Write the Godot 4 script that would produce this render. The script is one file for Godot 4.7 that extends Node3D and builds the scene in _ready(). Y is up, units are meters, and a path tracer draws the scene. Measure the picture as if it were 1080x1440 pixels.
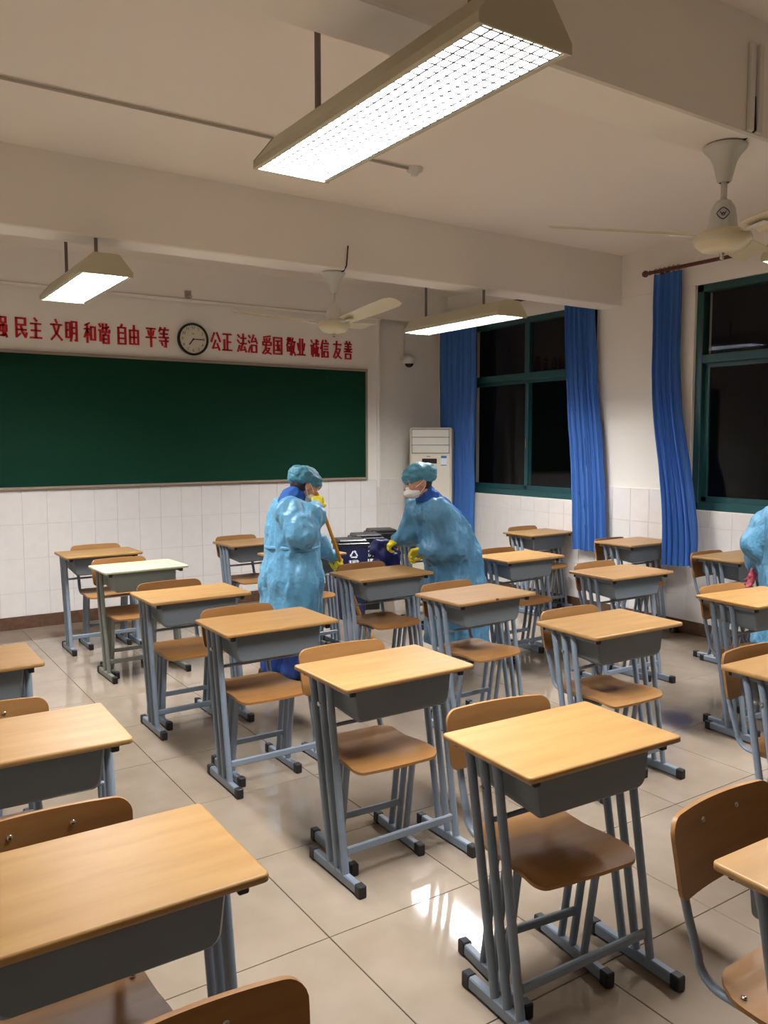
extends Node3D
# A classroom at night: tubular steel desks and plywood chairs, chalkboard wall, curtains, cleaners in gowns.
const CEIL := 3.3
const BACK := -7.7
const WALLX := 5.99
var M := {}
var cache := {}
var taken := {}
const LAMP_ENERGY := 21.0
const SLOGAN_X := [1.218, 1.381, 1.501, 1.671, 1.797, 1.956, 2.081, 2.241, 2.352, 2.511, 2.633, 3.151, 3.27, 3.428, 3.544, 3.701, 3.821, 3.975, 4.091, 4.251, 4.371, 4.528, 4.661]

func _ready() -> void:
	var cam := Camera3D.new()
	cam.name = "camera"
	cam.position = Vector3(0, 1.633, 0)
	cam.rotation_degrees = Vector3(-4.87, -33.65, -0.09)
	cam.fov = 63.8
	cam.near = 0.05
	cam.current = true
	add_child(cam)
	var env := Environment.new()
	env.background_mode = Environment.BG_COLOR
	env.background_color = Color(0.012, 0.013, 0.016)
	env.tonemap_mode = Environment.TONE_MAPPER_LINEAR
	env.tonemap_exposure = 1.0
	env.sdfgi_enabled = true
	env.ssao_enabled = true
	env.ssil_enabled = true
	var we := WorldEnvironment.new()
	we.name = "world_environment"
	we.environment = env
	add_child(we)
	make_materials()
	lamp(1.435, -1.53, -2.76, "large hanging trough lamp with glowing louver at the top of the picture", [[-1.74, 3.3], [-2.56, 3.3]])
	lamp(1.36, -4.93, -6.03, "small glowing trough lamp hanging at the left above the slogan", [[-5.15, 2.85], [-5.9, 3.3]])
	lamp(4.41, -4.83, -6.08, "glowing trough lamp hanging beside the small fan in front of the blue curtain", [[-5.17, 2.85], [-5.95, 3.3]])
	lamp(4.36, -1.45, -2.65, "trough lamp whose end just shows at the right edge under the large fan", [[-1.75, 3.3], [-2.45, 3.3]])
	room()
	chalkboard()
	furniture()
	curtain_rod("dark brown wooden curtain rod above the window beside the back corner", -7.62, -5.42)
	curtain_rod("dark brown wooden curtain rod with round finial at the right of the frame", -4.74, -2.30)
	curtain("blue curtain in the back corner beside the air conditioner", -7.70, -7.06, -7.64, -7.10, 3.052, 0.565, 9, 1)
	curtain("blue curtain hanging below the far beam between the two windows", -5.74, -5.37, -5.57, -5.17, 3.052, 0.60, 8, 2)
	curtain("blue curtain flaring out at its hem, hung from the rod beside the right window", -4.70, -4.43, -4.425, -4.15, 3.052, 0.60, 6, 3, 0.145)
	fan(3.12, -2.14, 2.85, -8.0, "large white ceiling fan with a blue emblem at upper right", true)
	fan(3.05, -5.235, 2.85, 5.0, "small distant ceiling fan hanging from the far beam above the slogan", false, 0.11)
	slogan()
	clock()
	security_camera()
	air_conditioner()
	waste_bin(3.95, -6.50, -18, "navy lidded sorting bin with white triangle mark, left of the pair", "navy_plastic", ["1,8 9,8;7,8 7,1 5,2;2,5 5,5 5,3 2,3 2,5", "1,9 9,9 9,1 1,1 1,9;3,6 7,6 7,3 3,3 3,6", "1,9 1,3;4,9 4,1;6,8 9,5 6,1;6,4 9,1"])
	waste_bin(4.30, -6.78, -18, "black lidded sorting bin with white triangle mark, right of the pair", "black_plastic", ["1,8 9,8;5,9 5,1;2,1 8,1", "2,9 2,1;5,9 9,5 5,1", "1,8 9,8;1,5 9,5;5,9 5,1"])
	waste_bin(4.66, -7.05, -18, "black waste bin mostly hidden behind the navy bag", "black_plastic", [])
	conduits()
	mopping_cleaner()
	mop()
	bin_cleaner()
	bag()
	window_cleaner()

# ---------------------------------------------------------------- materials
func mat(key: String, c: Color, rough: float, metal := 0.0) -> StandardMaterial3D:
	var m := StandardMaterial3D.new()
	m.resource_name = key
	m.albedo_color = c
	m.roughness = rough
	m.metallic = metal
	M[key] = m
	return m

func rgb(r: int, g: int, b: int) -> Color:
	return Color(r / 255.0, g / 255.0, b / 255.0)

func wood_image() -> ImageTexture:
	var im := Image.create(512, 512, false, Image.FORMAT_RGB8)
	var n := FastNoiseLite.new()
	n.seed = 4
	n.frequency = 1.0
	n.fractal_octaves = 3
	var fine := FastNoiseLite.new()
	fine.seed = 9
	fine.frequency = 1.0
	for j in 512:
		for i in 512:
			var broad := n.get_noise_2d(i * 0.004, j * 0.035)
			var grain := fine.get_noise_2d(i * 0.022, j * 0.55)
			var v := 0.97 + 0.055 * broad + 0.018 * grain
			if grain > 0.42:
				v -= 0.022
			im.set_pixel(i, j, Color(clampf(v, 0, 1), clampf(v * (0.985 + 0.02 * broad), 0, 1), clampf(v * (0.96 + 0.05 * broad), 0, 1)))
	im.generate_mipmaps()
	return ImageTexture.create_from_image(im)

func noise_tex(freq: float, lo: Color, hi: Color, s := 3, octaves := 4) -> NoiseTexture2D:
	var n := FastNoiseLite.new()
	n.seed = s
	n.frequency = freq
	n.fractal_octaves = octaves
	var t := NoiseTexture2D.new()
	t.width = 512
	t.height = 512
	t.seamless = true
	t.noise = n
	var g := Gradient.new()
	g.set_color(0, lo)
	g.set_color(1, hi)
	t.color_ramp = g
	return t

func tri(m: StandardMaterial3D, t: Texture2D, scale: float, world := false) -> void:
	m.albedo_texture = t
	m.uv1_triplanar = true
	m.uv1_world_triplanar = world
	m.uv1_scale = Vector3.ONE * scale

func make_materials() -> void:
	var wood := wood_image()
	var k := 0
	for c in [rgb(168, 131, 80), rgb(171, 134, 85), rgb(165, 127, 77), rgb(168, 130, 84)]:
		var m := mat("beech_top_%d" % k, c, 0.40)
		m.metallic_specular = 0.38
		tri(m, wood, 1.0)
		m.uv1_offset = Vector3(0.36 + 0.09 * k, 0.4 + 0.07 * k, 0.38 + 0.08 * k)
		k += 1
	k = 0
	for c in [rgb(154, 112, 67), rgb(158, 117, 72), rgb(148, 106, 62)]:
		var m := mat("plywood_%d" % k, c, 0.42)
		m.metallic_specular = 0.32
		tri(m, wood, 1.4)
		m.uv1_offset = Vector3(0.4 + 0.08 * k, 0.17 * k, 0.4 + 0.1 * k)
		k += 1
	var pale := mat("pale_top", rgb(206, 204, 172), 0.3)
	tri(pale, wood, 0.6)
	mat("steel_paint", rgb(122, 134, 147), 0.38)
	mat("steel_paint_olive", rgb(118, 121, 112), 0.4)
	mat("tray_paint", rgb(101, 108, 113), 0.45)
	mat("black_rubber", rgb(22, 22, 24), 0.55)
	mat("chrome", rgb(205, 200, 190), 0.2, 1.0)
	var fl := mat("floor_tile", rgb(152, 138, 122), 0.065)
	fl.metallic_specular = 0.55
	tri(fl, noise_tex(0.012, Color(0.90, 0.89, 0.87), Color(1, 1, 1), 5), 0.45, true)
	mat("grout", rgb(120, 108, 94), 0.9)
	mat("wall_paint", rgb(245, 240, 231), 0.85)
	mat("ceiling_paint", rgb(245, 236, 225), 0.9)
	var tile := mat("wall_tile", rgb(243, 239, 235), 0.22)
	tri(tile, noise_tex(0.02, Color(0.98, 0.977, 0.975), Color(1, 1, 1), 8), 0.8, true)
	mat("wall_grout", rgb(220, 212, 205), 0.9)
	var bb := mat("skirting", rgb(112, 82, 62), 0.45)
	tri(bb, noise_tex(0.03, Color(0.75, 0.72, 0.7), Color(1, 1, 1), 12), 1.0, true)
	var bg := mat("board_green", rgb(14, 51, 35), 0.6)
	bg.metallic_specular = 0.2
	mat("board_frame", rgb(150, 132, 116), 0.45)
	mat("red_letter", rgb(196, 18, 34), 0.4)
	mat("window_green", rgb(30, 74, 76), 0.4)
	var gl := mat("glass", Color(0.04, 0.05, 0.05, 0.03), 0.02)
	gl.metallic_specular = 0.27
	gl.transparency = BaseMaterial3D.TRANSPARENCY_ALPHA
	var cu := mat("curtain", rgb(64, 113, 184), 0.8)
	cu.rim_enabled = true
	cu.rim = 0.3
	cu.rim_tint = 0.6
	mat("rod_wood", rgb(92, 42, 28), 0.45)
	mat("lamp_cream", rgb(196, 188, 160), 0.45)
	mat("conduit_grey", rgb(176, 166, 152), 0.5)
	mat("rod_grey", rgb(120, 110, 100), 0.5)
	mat("louver", rgb(200, 204, 214), 0.3, 0.85)
	var tube := mat("lamp_glow", rgb(250, 250, 255), 0.5)
	tube.emission_enabled = true
	tube.emission = Color(1.0, 0.985, 0.97)
	tube.emission_energy_multiplier = 4.0
	mat("fan_cream", rgb(222, 212, 180), 0.3)
	mat("fan_white", rgb(214, 214, 206), 0.35)
	mat("white_plastic", rgb(224, 222, 214), 0.4)
	mat("white_print", rgb(235, 238, 240), 0.5)
	mat("black_plastic", rgb(20, 20, 23), 0.35)
	mat("navy_plastic", rgb(18, 24, 66), 0.4)
	mat("ink_blue", rgb(36, 52, 96), 0.5)
	mat("clock_face", rgb(222, 216, 196), 0.5)
	mat("ac_white", rgb(232, 224, 204), 0.4)
	mat("ac_grille", rgb(226, 222, 212), 0.4)
	mat("ac_gap", rgb(120, 114, 104), 0.6)
	mat("display_dark", rgb(38, 26, 26), 0.2)
	mat("sticker_blue", rgb(44, 122, 196), 0.5)
	mat("dark_dome", rgb(12, 12, 14), 0.08)
	var gown := mat("gown_blue", rgb(92, 154, 189), 0.42)
	gown.rim_enabled = true
	gown.rim = 0.35
	gown.rim_tint = 0.3
	gown.backlight_enabled = true
	gown.backlight = Color(0.16, 0.2, 0.22)
	var gown2 := mat("gown_teal", rgb(78, 132, 166), 0.42)
	gown2.rim_enabled = true
	gown2.rim = 0.35
	gown2.backlight_enabled = true
	gown2.backlight = Color(0.16, 0.2, 0.22)
	var crumple := FastNoiseLite.new()
	crumple.seed = 21
	crumple.frequency = 0.011
	crumple.fractal_type = FastNoiseLite.FRACTAL_RIDGED
	crumple.fractal_octaves = 4
	var nt := NoiseTexture2D.new()
	nt.width = 512
	nt.height = 512
	nt.seamless = true
	nt.noise = crumple
	nt.as_normal_map = true
	nt.bump_strength = 6.5
	for g in [gown, gown2]:
		g.normal_enabled = true
		g.normal_texture = nt
		g.normal_scale = 1.0
		g.uv1_triplanar = true
		g.uv1_scale = Vector3(3.4, 2.6, 3.4)
	var cp := mat("cap_teal", rgb(66, 126, 146), 0.5)
	cp.normal_enabled = true
	cp.normal_texture = nt
	cp.normal_scale = 0.8
	cp.uv1_triplanar = true
	cp.uv1_scale = Vector3.ONE * 3.0
	mat("shirt_navy", rgb(20, 78, 152), 0.75)
	mat("trouser_blue", rgb(12, 50, 118), 0.6)
	mat("glove_yellow", rgb(228, 206, 34), 0.5)
	mat("glove_pink", rgb(206, 84, 104), 0.5)
	mat("mask_white", rgb(232, 232, 228), 0.8)
	var sk := mat("skin", rgb(196, 140, 112), 0.55)
	sk.subsurf_scatter_enabled = true
	sk.subsurf_scatter_strength = 0.08
	mat("hair_black", rgb(24, 20, 20), 0.6)
	mat("eye_white", rgb(220, 215, 208), 0.3)
	mat("shoe_black", rgb(20, 20, 22), 0.5)
	mat("mop_yellow", rgb(204, 138, 26), 0.4)
	mat("mop_head", rgb(170, 166, 156), 0.95)
	mat("bag_navy", rgb(16, 22, 88), 0.48)

# ---------------------------------------------------------------- scene tree
func numbered(called: String) -> String:
	if not taken.has(called):
		taken[called] = 0
		return called
	taken[called] += 1
	return "%s_%03d" % [called, taken[called]]

func thing(called: String, label: String, category: String, at := Vector3.ZERO, turn := 0.0, group := "") -> Node3D:
	var o := Node3D.new()
	o.name = numbered(called)
	add_child(o)
	o.position = at
	o.rotation.y = turn
	o.set_meta("label", label)
	o.set_meta("category", category)
	if group:
		o.set_meta("group", group)
	return o

func part(called: String, mesh: Mesh, material: String, parent: Node, label := "") -> MeshInstance3D:
	var o := MeshInstance3D.new()
	o.name = called
	o.mesh = mesh
	o.material_override = M[material]
	parent.add_child(o, true)
	if label:
		o.set_meta("label", label)
	return o

func struct(called: String, mesh: Mesh, material: String, label: String, category: String) -> MeshInstance3D:
	var o := part(numbered(called), mesh, material, self, label)
	o.set_meta("kind", "structure")
	o.set_meta("category", category)
	return o

# ---------------------------------------------------------------- mesh helpers
func sharp() -> SurfaceTool:
	var st := SurfaceTool.new()
	st.begin(Mesh.PRIMITIVE_TRIANGLES)
	st.set_smooth_group(-1)
	return st

func smooth() -> SurfaceTool:
	var st := SurfaceTool.new()
	st.begin(Mesh.PRIMITIVE_TRIANGLES)
	st.set_smooth_group(0)
	return st

func done(st: SurfaceTool) -> ArrayMesh:
	st.generate_normals()
	st.index()
	return st.commit()

func tri3(st: SurfaceTool, a: Vector3, b: Vector3, c: Vector3) -> void:   # a, b, c anticlockwise from outside
	st.add_vertex(a)
	st.add_vertex(c)
	st.add_vertex(b)

func quad(st: SurfaceTool, a: Vector3, b: Vector3, c: Vector3, d: Vector3) -> void:
	tri3(st, a, b, c)
	tri3(st, a, c, d)

func face(st: SurfaceTool, pts: Array, inside: Vector3) -> void:
	var mid := Vector3.ZERO
	for p in pts:
		mid += p
	mid /= pts.size()
	var n: Vector3 = (pts[1] - pts[0]).cross(pts[2] - pts[0])
	for k in range(1, pts.size() - 1):
		if n.dot(mid - inside) >= 0:
			tri3(st, pts[0], pts[k], pts[k + 1])
		else:
			tri3(st, pts[0], pts[k + 1], pts[k])

func cbox(st: SurfaceTool, c: Vector3, s: Vector3, b := 0.002, basis := Basis()) -> void:
	var h := s * 0.5
	var P := {}
	for sx in [-1, 1]:
		for sy in [-1, 1]:
			for sz in [-1, 1]:
				P[[sx, sy, sz]] = [
					c + basis * Vector3(sx * h.x, sy * (h.y - b), sz * (h.z - b)),
					c + basis * Vector3(sx * (h.x - b), sy * h.y, sz * (h.z - b)),
					c + basis * Vector3(sx * (h.x - b), sy * (h.y - b), sz * h.z)]
	for s1 in [-1, 1]:
		face(st, [P[[s1, -1, -1]][0], P[[s1, 1, -1]][0], P[[s1, 1, 1]][0], P[[s1, -1, 1]][0]], c)
		face(st, [P[[-1, s1, -1]][1], P[[1, s1, -1]][1], P[[1, s1, 1]][1], P[[-1, s1, 1]][1]], c)
		face(st, [P[[-1, -1, s1]][2], P[[1, -1, s1]][2], P[[1, 1, s1]][2], P[[-1, 1, s1]][2]], c)
		if b <= 0.0:
			continue
		for s2 in [-1, 1]:
			face(st, [P[[-1, s1, s2]][1], P[[1, s1, s2]][1], P[[1, s1, s2]][2], P[[-1, s1, s2]][2]], c)
			face(st, [P[[s1, -1, s2]][0], P[[s1, 1, s2]][0], P[[s1, 1, s2]][2], P[[s1, -1, s2]][2]], c)
			face(st, [P[[s1, s2, -1]][0], P[[s1, s2, 1]][0], P[[s1, s2, 1]][1], P[[s1, s2, -1]][1]], c)
			for s3 in [-1, 1]:
				face(st, P[[s1, s2, s3]], c)

func box_mesh(c: Vector3, s: Vector3, b := 0.002) -> ArrayMesh:
	var st := sharp()
	cbox(st, c, s, b)
	return done(st)

func tube(st: SurfaceTool, pts: Array, ra: float, rb: float, sides := 10, hint := Vector3.RIGHT, taper := 1.0) -> void:
	var rings := []
	for i in pts.size():
		var t: Vector3 = (pts[mini(i + 1, pts.size() - 1)] - pts[maxi(i - 1, 0)]).normalized()
		var u := (hint - t * hint.dot(t)).normalized()
		var v := t.cross(u)
		var s := lerpf(1.0, taper, float(i) / maxf(1.0, pts.size() - 1))
		var ring := []
		for k in sides:
			var a := TAU * k / sides
			ring.append(pts[i] + (u * cos(a) * ra + v * sin(a) * rb) * s)
		rings.append(ring)
	st.set_smooth_group(0)
	for i in pts.size() - 1:
		for k in sides:
			var k2 := (k + 1) % sides
			quad(st, rings[i][k], rings[i][k2], rings[i + 1][k2], rings[i + 1][k])
	st.set_smooth_group(-1)
	for k in range(1, sides - 1):
		tri3(st, rings[0][0], rings[0][k + 1], rings[0][k])
		tri3(st, rings[-1][0], rings[-1][k], rings[-1][k + 1])

func tube_mesh(pts: Array, ra: float, rb := -1.0, sides := 10, hint := Vector3.RIGHT) -> ArrayMesh:
	var st := sharp()
	tube(st, pts, ra, ra if rb < 0 else rb, sides, hint)
	return done(st)

func lathe(st: SurfaceTool, prof: Array, seg := 28, at := Vector3.ZERO, basis := Basis(), crease := false) -> void:   # prof: Vector2(radius, height), listed upwards outside
	for i in prof.size() - 1:
		st.set_smooth_group(i + 1 if crease else 0)
		for k in seg:
			var a := TAU * k / seg
			var b := TAU * (k + 1) / seg
			var p: Vector2 = prof[i]
			var q: Vector2 = prof[i + 1]
			var p0 := at + basis * Vector3(p.x * cos(a), p.y, -p.x * sin(a))
			var p1 := at + basis * Vector3(p.x * cos(b), p.y, -p.x * sin(b))
			var q0 := at + basis * Vector3(q.x * cos(a), q.y, -q.x * sin(a))
			var q1 := at + basis * Vector3(q.x * cos(b), q.y, -q.x * sin(b))
			if p.x > 1e-6:
				tri3(st, p0, p1, q1)
			if q.x > 1e-6:
				tri3(st, p0, q1, q0)

func lathe_mesh(prof: Array, seg := 28, crease := false) -> ArrayMesh:
	var st := smooth()
	lathe(st, prof, seg, Vector3.ZERO, Basis(), crease)
	return done(st)

func prism(st: SurfaceTool, poly: PackedVector2Array, depth: float, xf := Transform3D()) -> void:   # poly in x, y; thickness along z, centred
	st.set_smooth_group(-1)
	var ids := Geometry2D.triangulate_polygon(poly)
	var h := depth * 0.5
	for t in range(0, ids.size(), 3):
		var a := poly[ids[t]]
		var b := poly[ids[t + 1]]
		var c := poly[ids[t + 2]]
		if (b - a).cross(c - a) < 0:
			var sw := b
			b = c
			c = sw
		tri3(st, xf * Vector3(a.x, a.y, h), xf * Vector3(b.x, b.y, h), xf * Vector3(c.x, c.y, h))
		tri3(st, xf * Vector3(a.x, a.y, -h), xf * Vector3(c.x, c.y, -h), xf * Vector3(b.x, b.y, -h))
	var turn := -1.0 if Geometry2D.is_polygon_clockwise(poly) else 1.0
	for i in poly.size():
		var a := poly[i]
		var b := poly[(i + 1) % poly.size()]
		if turn < 0:
			var sw := a
			a = b
			b = sw
		quad(st, xf * Vector3(a.x, a.y, -h), xf * Vector3(b.x, b.y, -h), xf * Vector3(b.x, b.y, h), xf * Vector3(a.x, a.y, h))

func sheet(st: SurfaceTool, top: Array, bottom: Array) -> void:   # two matching grids [row][col] closed along their rims
	var R := top.size() - 1
	var C: int = top[0].size() - 1
	st.set_smooth_group(0)
	for r in R:
		for c in C:
			quad(st, top[r][c], top[r + 1][c], top[r + 1][c + 1], top[r][c + 1])
	st.set_smooth_group(1)
	for r in R:
		for c in C:
			quad(st, bottom[r][c], bottom[r][c + 1], bottom[r + 1][c + 1], bottom[r + 1][c])
	st.set_smooth_group(2)
	for r in R:
		quad(st, top[r][0], bottom[r][0], bottom[r + 1][0], top[r + 1][0])
		quad(st, top[r][C], top[r + 1][C], bottom[r + 1][C], bottom[r][C])
	for c in C:
		quad(st, top[0][c], top[0][c + 1], bottom[0][c + 1], bottom[0][c])
		quad(st, top[R][c], bottom[R][c], bottom[R][c + 1], top[R][c + 1])

# strokes "x,y x,y;x,y x,y" on a ten-unit square, written as solid bars
func strokes(st: SurfaceTool, text: String, at: Vector3, w: float, h: float, thick: float, depth: float) -> void:
	for s in text.split(";"):
		var pts := []
		for p in s.split(" ", false):
			var xy := p.split(",")
			pts.append(Vector2((float(xy[0]) / 10.0 - 0.5) * w, (float(xy[1]) / 10.0 - 0.5) * h))
		for i in pts.size() - 1:
			var a: Vector2 = pts[i]
			var b: Vector2 = pts[i + 1]
			var d := (b - a).normalized()
			var flat := absf(d.x)
			var hw := thick * lerpf(0.5, 0.36, flat)
			var n := Vector2(-d.y, d.x) * hw
			var e := d * hw * 0.7
			prism(st, PackedVector2Array([a - e - n, b + e - n, b + e + n, a - e + n]), depth + 0.0004 * (i % 3), Transform3D(Basis(), at))

# ---------------------------------------------------------------- school furniture
func kept(key: String, maker: Callable) -> Mesh:
	if not cache.has(key):
		cache[key] = maker.call()
	return cache[key]

func tray_mesh() -> ArrayMesh:
	# folded steel tray under the top: closed towards +z, open towards the pupil at -z; y = 0 is the underside of the top
	var st := sharp()
	var outline := func(grow: float, drop: float) -> Array:
		var pts := []
		var half := 0.232 + grow
		var low := 0.218 + grow
		var r := 0.03
		var y0 := -drop - grow
		pts.append(Vector2(-half, 0))
		for k in 6:
			var a := PI + k / 5.0 * PI * 0.5
			pts.append(Vector2(-low + r + cos(a) * r, y0 + r + sin(a) * r))
		for k in 6:
			var a := PI * 1.5 + k / 5.0 * PI * 0.5
			pts.append(Vector2(low - r + cos(a) * r, y0 + r + sin(a) * r))
		pts.append(Vector2(half, 0))
		return pts
	var back: Array = outline.call(0.0, 0.118)
	var front: Array = outline.call(0.0, 0.142)
	var bevel: Array = outline.call(-0.008, 0.142)
	var zs := [-0.155, 0.128, 0.138]
	var rings := [back, front, bevel]
	for i in 2:
		st.set_smooth_group(0)
		for k in back.size() - 1:
			var p: Vector2 = rings[i][k]
			var q: Vector2 = rings[i][k + 1]
			var p1: Vector2 = rings[i + 1][k]
			var q1: Vector2 = rings[i + 1][k + 1]
			quad(st, Vector3(p.x, p.y, zs[i]), Vector3(q.x, q.y, zs[i]), Vector3(q1.x, q1.y, zs[i + 1]), Vector3(p1.x, p1.y, zs[i + 1]))
	# inner skin and rim
	var inner: Array = outline.call(-0.003, 0.118)
	var inner2: Array = outline.call(-0.003, 0.14)
	for k in back.size() - 1:
		var p: Vector2 = inner[k]
		var q: Vector2 = inner[k + 1]
		var p1: Vector2 = inner2[k]
		var q1: Vector2 = inner2[k + 1]
		st.set_smooth_group(1)
		quad(st, Vector3(p.x, p.y, zs[0]), Vector3(p1.x, p1.y, 0.126), Vector3(q1.x, q1.y, 0.126), Vector3(q.x, q.y, zs[0]))
		st.set_smooth_group(-1)
		quad(st, Vector3(back[k].x, back[k].y, zs[0]), Vector3(p.x, p.y, zs[0]), Vector3(q.x, q.y, zs[0]), Vector3(back[k + 1].x, back[k + 1].y, zs[0]))
	st.set_smooth_group(-1)
	for k in range(1, bevel.size() - 1):
		tri3(st, Vector3(bevel[0].x, bevel[0].y, zs[2]), Vector3(bevel[k].x, bevel[k].y, zs[2]), Vector3(bevel[k + 1].x, bevel[k + 1].y, zs[2]))
		tri3(st, Vector3(inner2[0].x, inner2[0].y, 0.126), Vector3(inner2[k + 1].x, inner2[k + 1].y, 0.126), Vector3(inner2[k].x, inner2[k].y, 0.126))
	return done(st)

func top_mesh() -> ArrayMesh:
	# veneered top: small corner radii, front edge rolled over
	var st := sharp()
	var outline := func(inset: float) -> Array:
		var pts := []
		var r := 0.014
		for c in [[1, 1, 0.0], [-1, 1, 0.5], [-1, -1, 1.0], [1, -1, 1.5]]:
			for k in 5:
				var a: float = PI * (c[2] + 0.5 * k / 4.0)
				pts.append(Vector2(c[0] * (0.298 - r) + cos(a) * (r - inset), c[1] * (0.199 - r) + sin(a) * (r - inset)))
		return pts
	var levels := [[-0.018, 0.003], [-0.0155, 0.0], [-0.005, 0.0], [-0.0015, 0.0015], [0.0, 0.005]]
	var rings := []
	for l in levels:
		rings.append([l[0], outline.call(l[1])])
	for i in rings.size() - 1:
		st.set_smooth_group(0)
		var A: Array = rings[i][1]
		var B: Array = rings[i + 1][1]
		for k in A.size():
			var j := (k + 1) % A.size()
			quad(st, Vector3(A[k].x, rings[i][0], -A[k].y), Vector3(A[j].x, rings[i][0], -A[j].y), Vector3(B[j].x, rings[i + 1][0], -B[j].y), Vector3(B[k].x, rings[i + 1][0], -B[k].y))
	st.set_smooth_group(-1)
	var T: Array = rings[-1][1]
	var U: Array = rings[0][1]
	for k in range(1, T.size() - 1):
		tri3(st, Vector3(T[0].x, 0, -T[0].y), Vector3(T[k].x, 0, -T[k].y), Vector3(T[k + 1].x, 0, -T[k + 1].y))
		tri3(st, Vector3(U[0].x, -0.018, -U[0].y), Vector3(U[k + 1].x, -0.018, -U[k + 1].y), Vector3(U[k].x, -0.018, -U[k].y))
	return done(st)

func leg_path(i: int, h: float, bowed: bool) -> Array:
	var lo := Vector3(0, 0.036, 0.022 + 0.055 * i)
	var hi := Vector3(0, h - 0.03, -0.105 + 0.0625 * i)
	if bowed:
		lo.z = 0.03 + 0.08 * i
		hi.z = -0.09 + 0.075 * i
		return [lo, lo.lerp(hi, 0.3) + Vector3(0, 0, 0.0), lo.lerp(hi, 0.55) + Vector3(0, 0, -0.012), lo.lerp(hi, 0.8) + Vector3(0, 0, -0.008), hi]
	return [lo, lo.lerp(hi, 0.93), hi + Vector3(0, 0, -0.004)]

func desk(x: float, z: float, turn: float, label: String, wood: String, h := 0.76, olive := false) -> Node3D:
	var t := thing("student_desk", label, "desk", Vector3(x, 0, z), deg_to_rad(turn), "student desks in rows")
	var paint := "steel_paint_olive" if olive else "steel_paint"
	var n := 2 if olive else 3
	var top := part("tabletop", kept("top", top_mesh), wood, t)
	top.position.y = h
	var tray := part("tray", kept("tray", tray_mesh), paint if olive else "tray_paint", t)
	tray.position.y = h - 0.0185
	for s in [-1, 1]:
		var br := part("side_bracket", kept("bracket", func(): return box_mesh(Vector3.ZERO, Vector3(0.022, 0.024, 0.33), 0.002)), paint, t)
		br.position = Vector3(0.25 * s, h - 0.0305, -0.005)
		for e in [-1, 1]:
			var ec := part("end_cap", kept("bracket_cap", func(): return box_mesh(Vector3.ZERO, Vector3(0.024, 0.026, 0.014), 0.003)), "black_rubber", br)
			ec.position = Vector3(0, 0, 0.172 * e)
		for i in n:
			var leg := part("leg", kept("leg%d_%.3f_%s" % [i, h, olive], func(): return tube_mesh(leg_path(i, h, olive), 0.0145, 0.0125, 12)), paint, t)
			leg.position.x = 0.262 * s
			if i == 1 and not olive:
				var knob := part("height_screw", kept("screw", func():
					var st := smooth()
					lathe(st, [Vector2(0, -0.006), Vector2(0.009, -0.005), Vector2(0.009, 0.004), Vector2(0.004, 0.008), Vector2(0, 0.008)], 10, Vector3.ZERO, Basis(Vector3.FORWARD, PI / 2), true)
					return done(st)), "chrome", leg)
				knob.position = Vector3(0.014 * s, h - 0.115, -0.03)
		var foot := part("foot_rail", kept("foot", func(): return box_mesh(Vector3.ZERO, Vector3(0.028, 0.038, 0.34), 0.004)), paint, t)
		foot.position = Vector3(0.262 * s, 0.025, 0.066)
		for e in [-1, 1]:
			var fc := part("foot_cap", kept("foot_cap", func(): return box_mesh(Vector3.ZERO, Vector3(0.033, 0.047, 0.036), 0.004)), "black_rubber", foot)
			fc.position = Vector3(0, -0.0015, 0.168 * e)
	var bar := part("stretcher", kept("stretcher", func(): return box_mesh(Vector3.ZERO, Vector3(0.5, 0.03, 0.016), 0.004)), paint, t)
	bar.position = Vector3(0, 0.118, 0.118 if not olive else 0.1)
	var rail := part("back_rail", kept("rail", func(): return tube_mesh([Vector3(-0.252, 0, 0), Vector3(0.252, 0, 0)], 0.008, 0.008, 8, Vector3.UP)), paint, t)
	rail.position = Vector3(0, h - 0.2, 0.0)
	return t

func seat_mesh() -> ArrayMesh:
	var top := []
	var bot := []
	var R := 26
	var C := 10
	var z0 := -0.185
	var z1 := 0.188
	for r in R + 1:
		var f := float(r) / R
		# rows crowd towards both rounded ends
		var z := lerpf(z0, z1, 0.5 - 0.5 * cos(PI * f))
		var w := 0.190 - 0.016 * (1.0 - (z - z0) / (z1 - z0))
		var rb := 0.085
		var rf := 0.045
		if z < z0 + rb:
			w -= rb - sqrt(maxf(0.0, rb * rb - pow(z0 + rb - z, 2)))
		if z > z1 - rf:
			w -= rf - sqrt(maxf(0.0, rf * rf - pow(z - z1 + rf, 2)))
		var y := 0.442 - 0.012 * exp(-pow((z + 0.06) / 0.09, 2))
		if z > 0.11:
			y -= 2.6 * pow(z - 0.11, 2)
		if z < -0.13:
			y += 0.006
		var a := []
		var b := []
		for c in C + 1:
			var x := lerpf(-w, w, float(c) / C)
			var dish := 0.006 * pow(x / 0.19, 2)
			a.append(Vector3(x, y + dish, z))
			b.append(Vector3(x, y + dish - 0.011, z))
		top.append(a)
		bot.append(b)
	var st := smooth()
	sheet(st, top, bot)
	return done(st)

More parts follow.
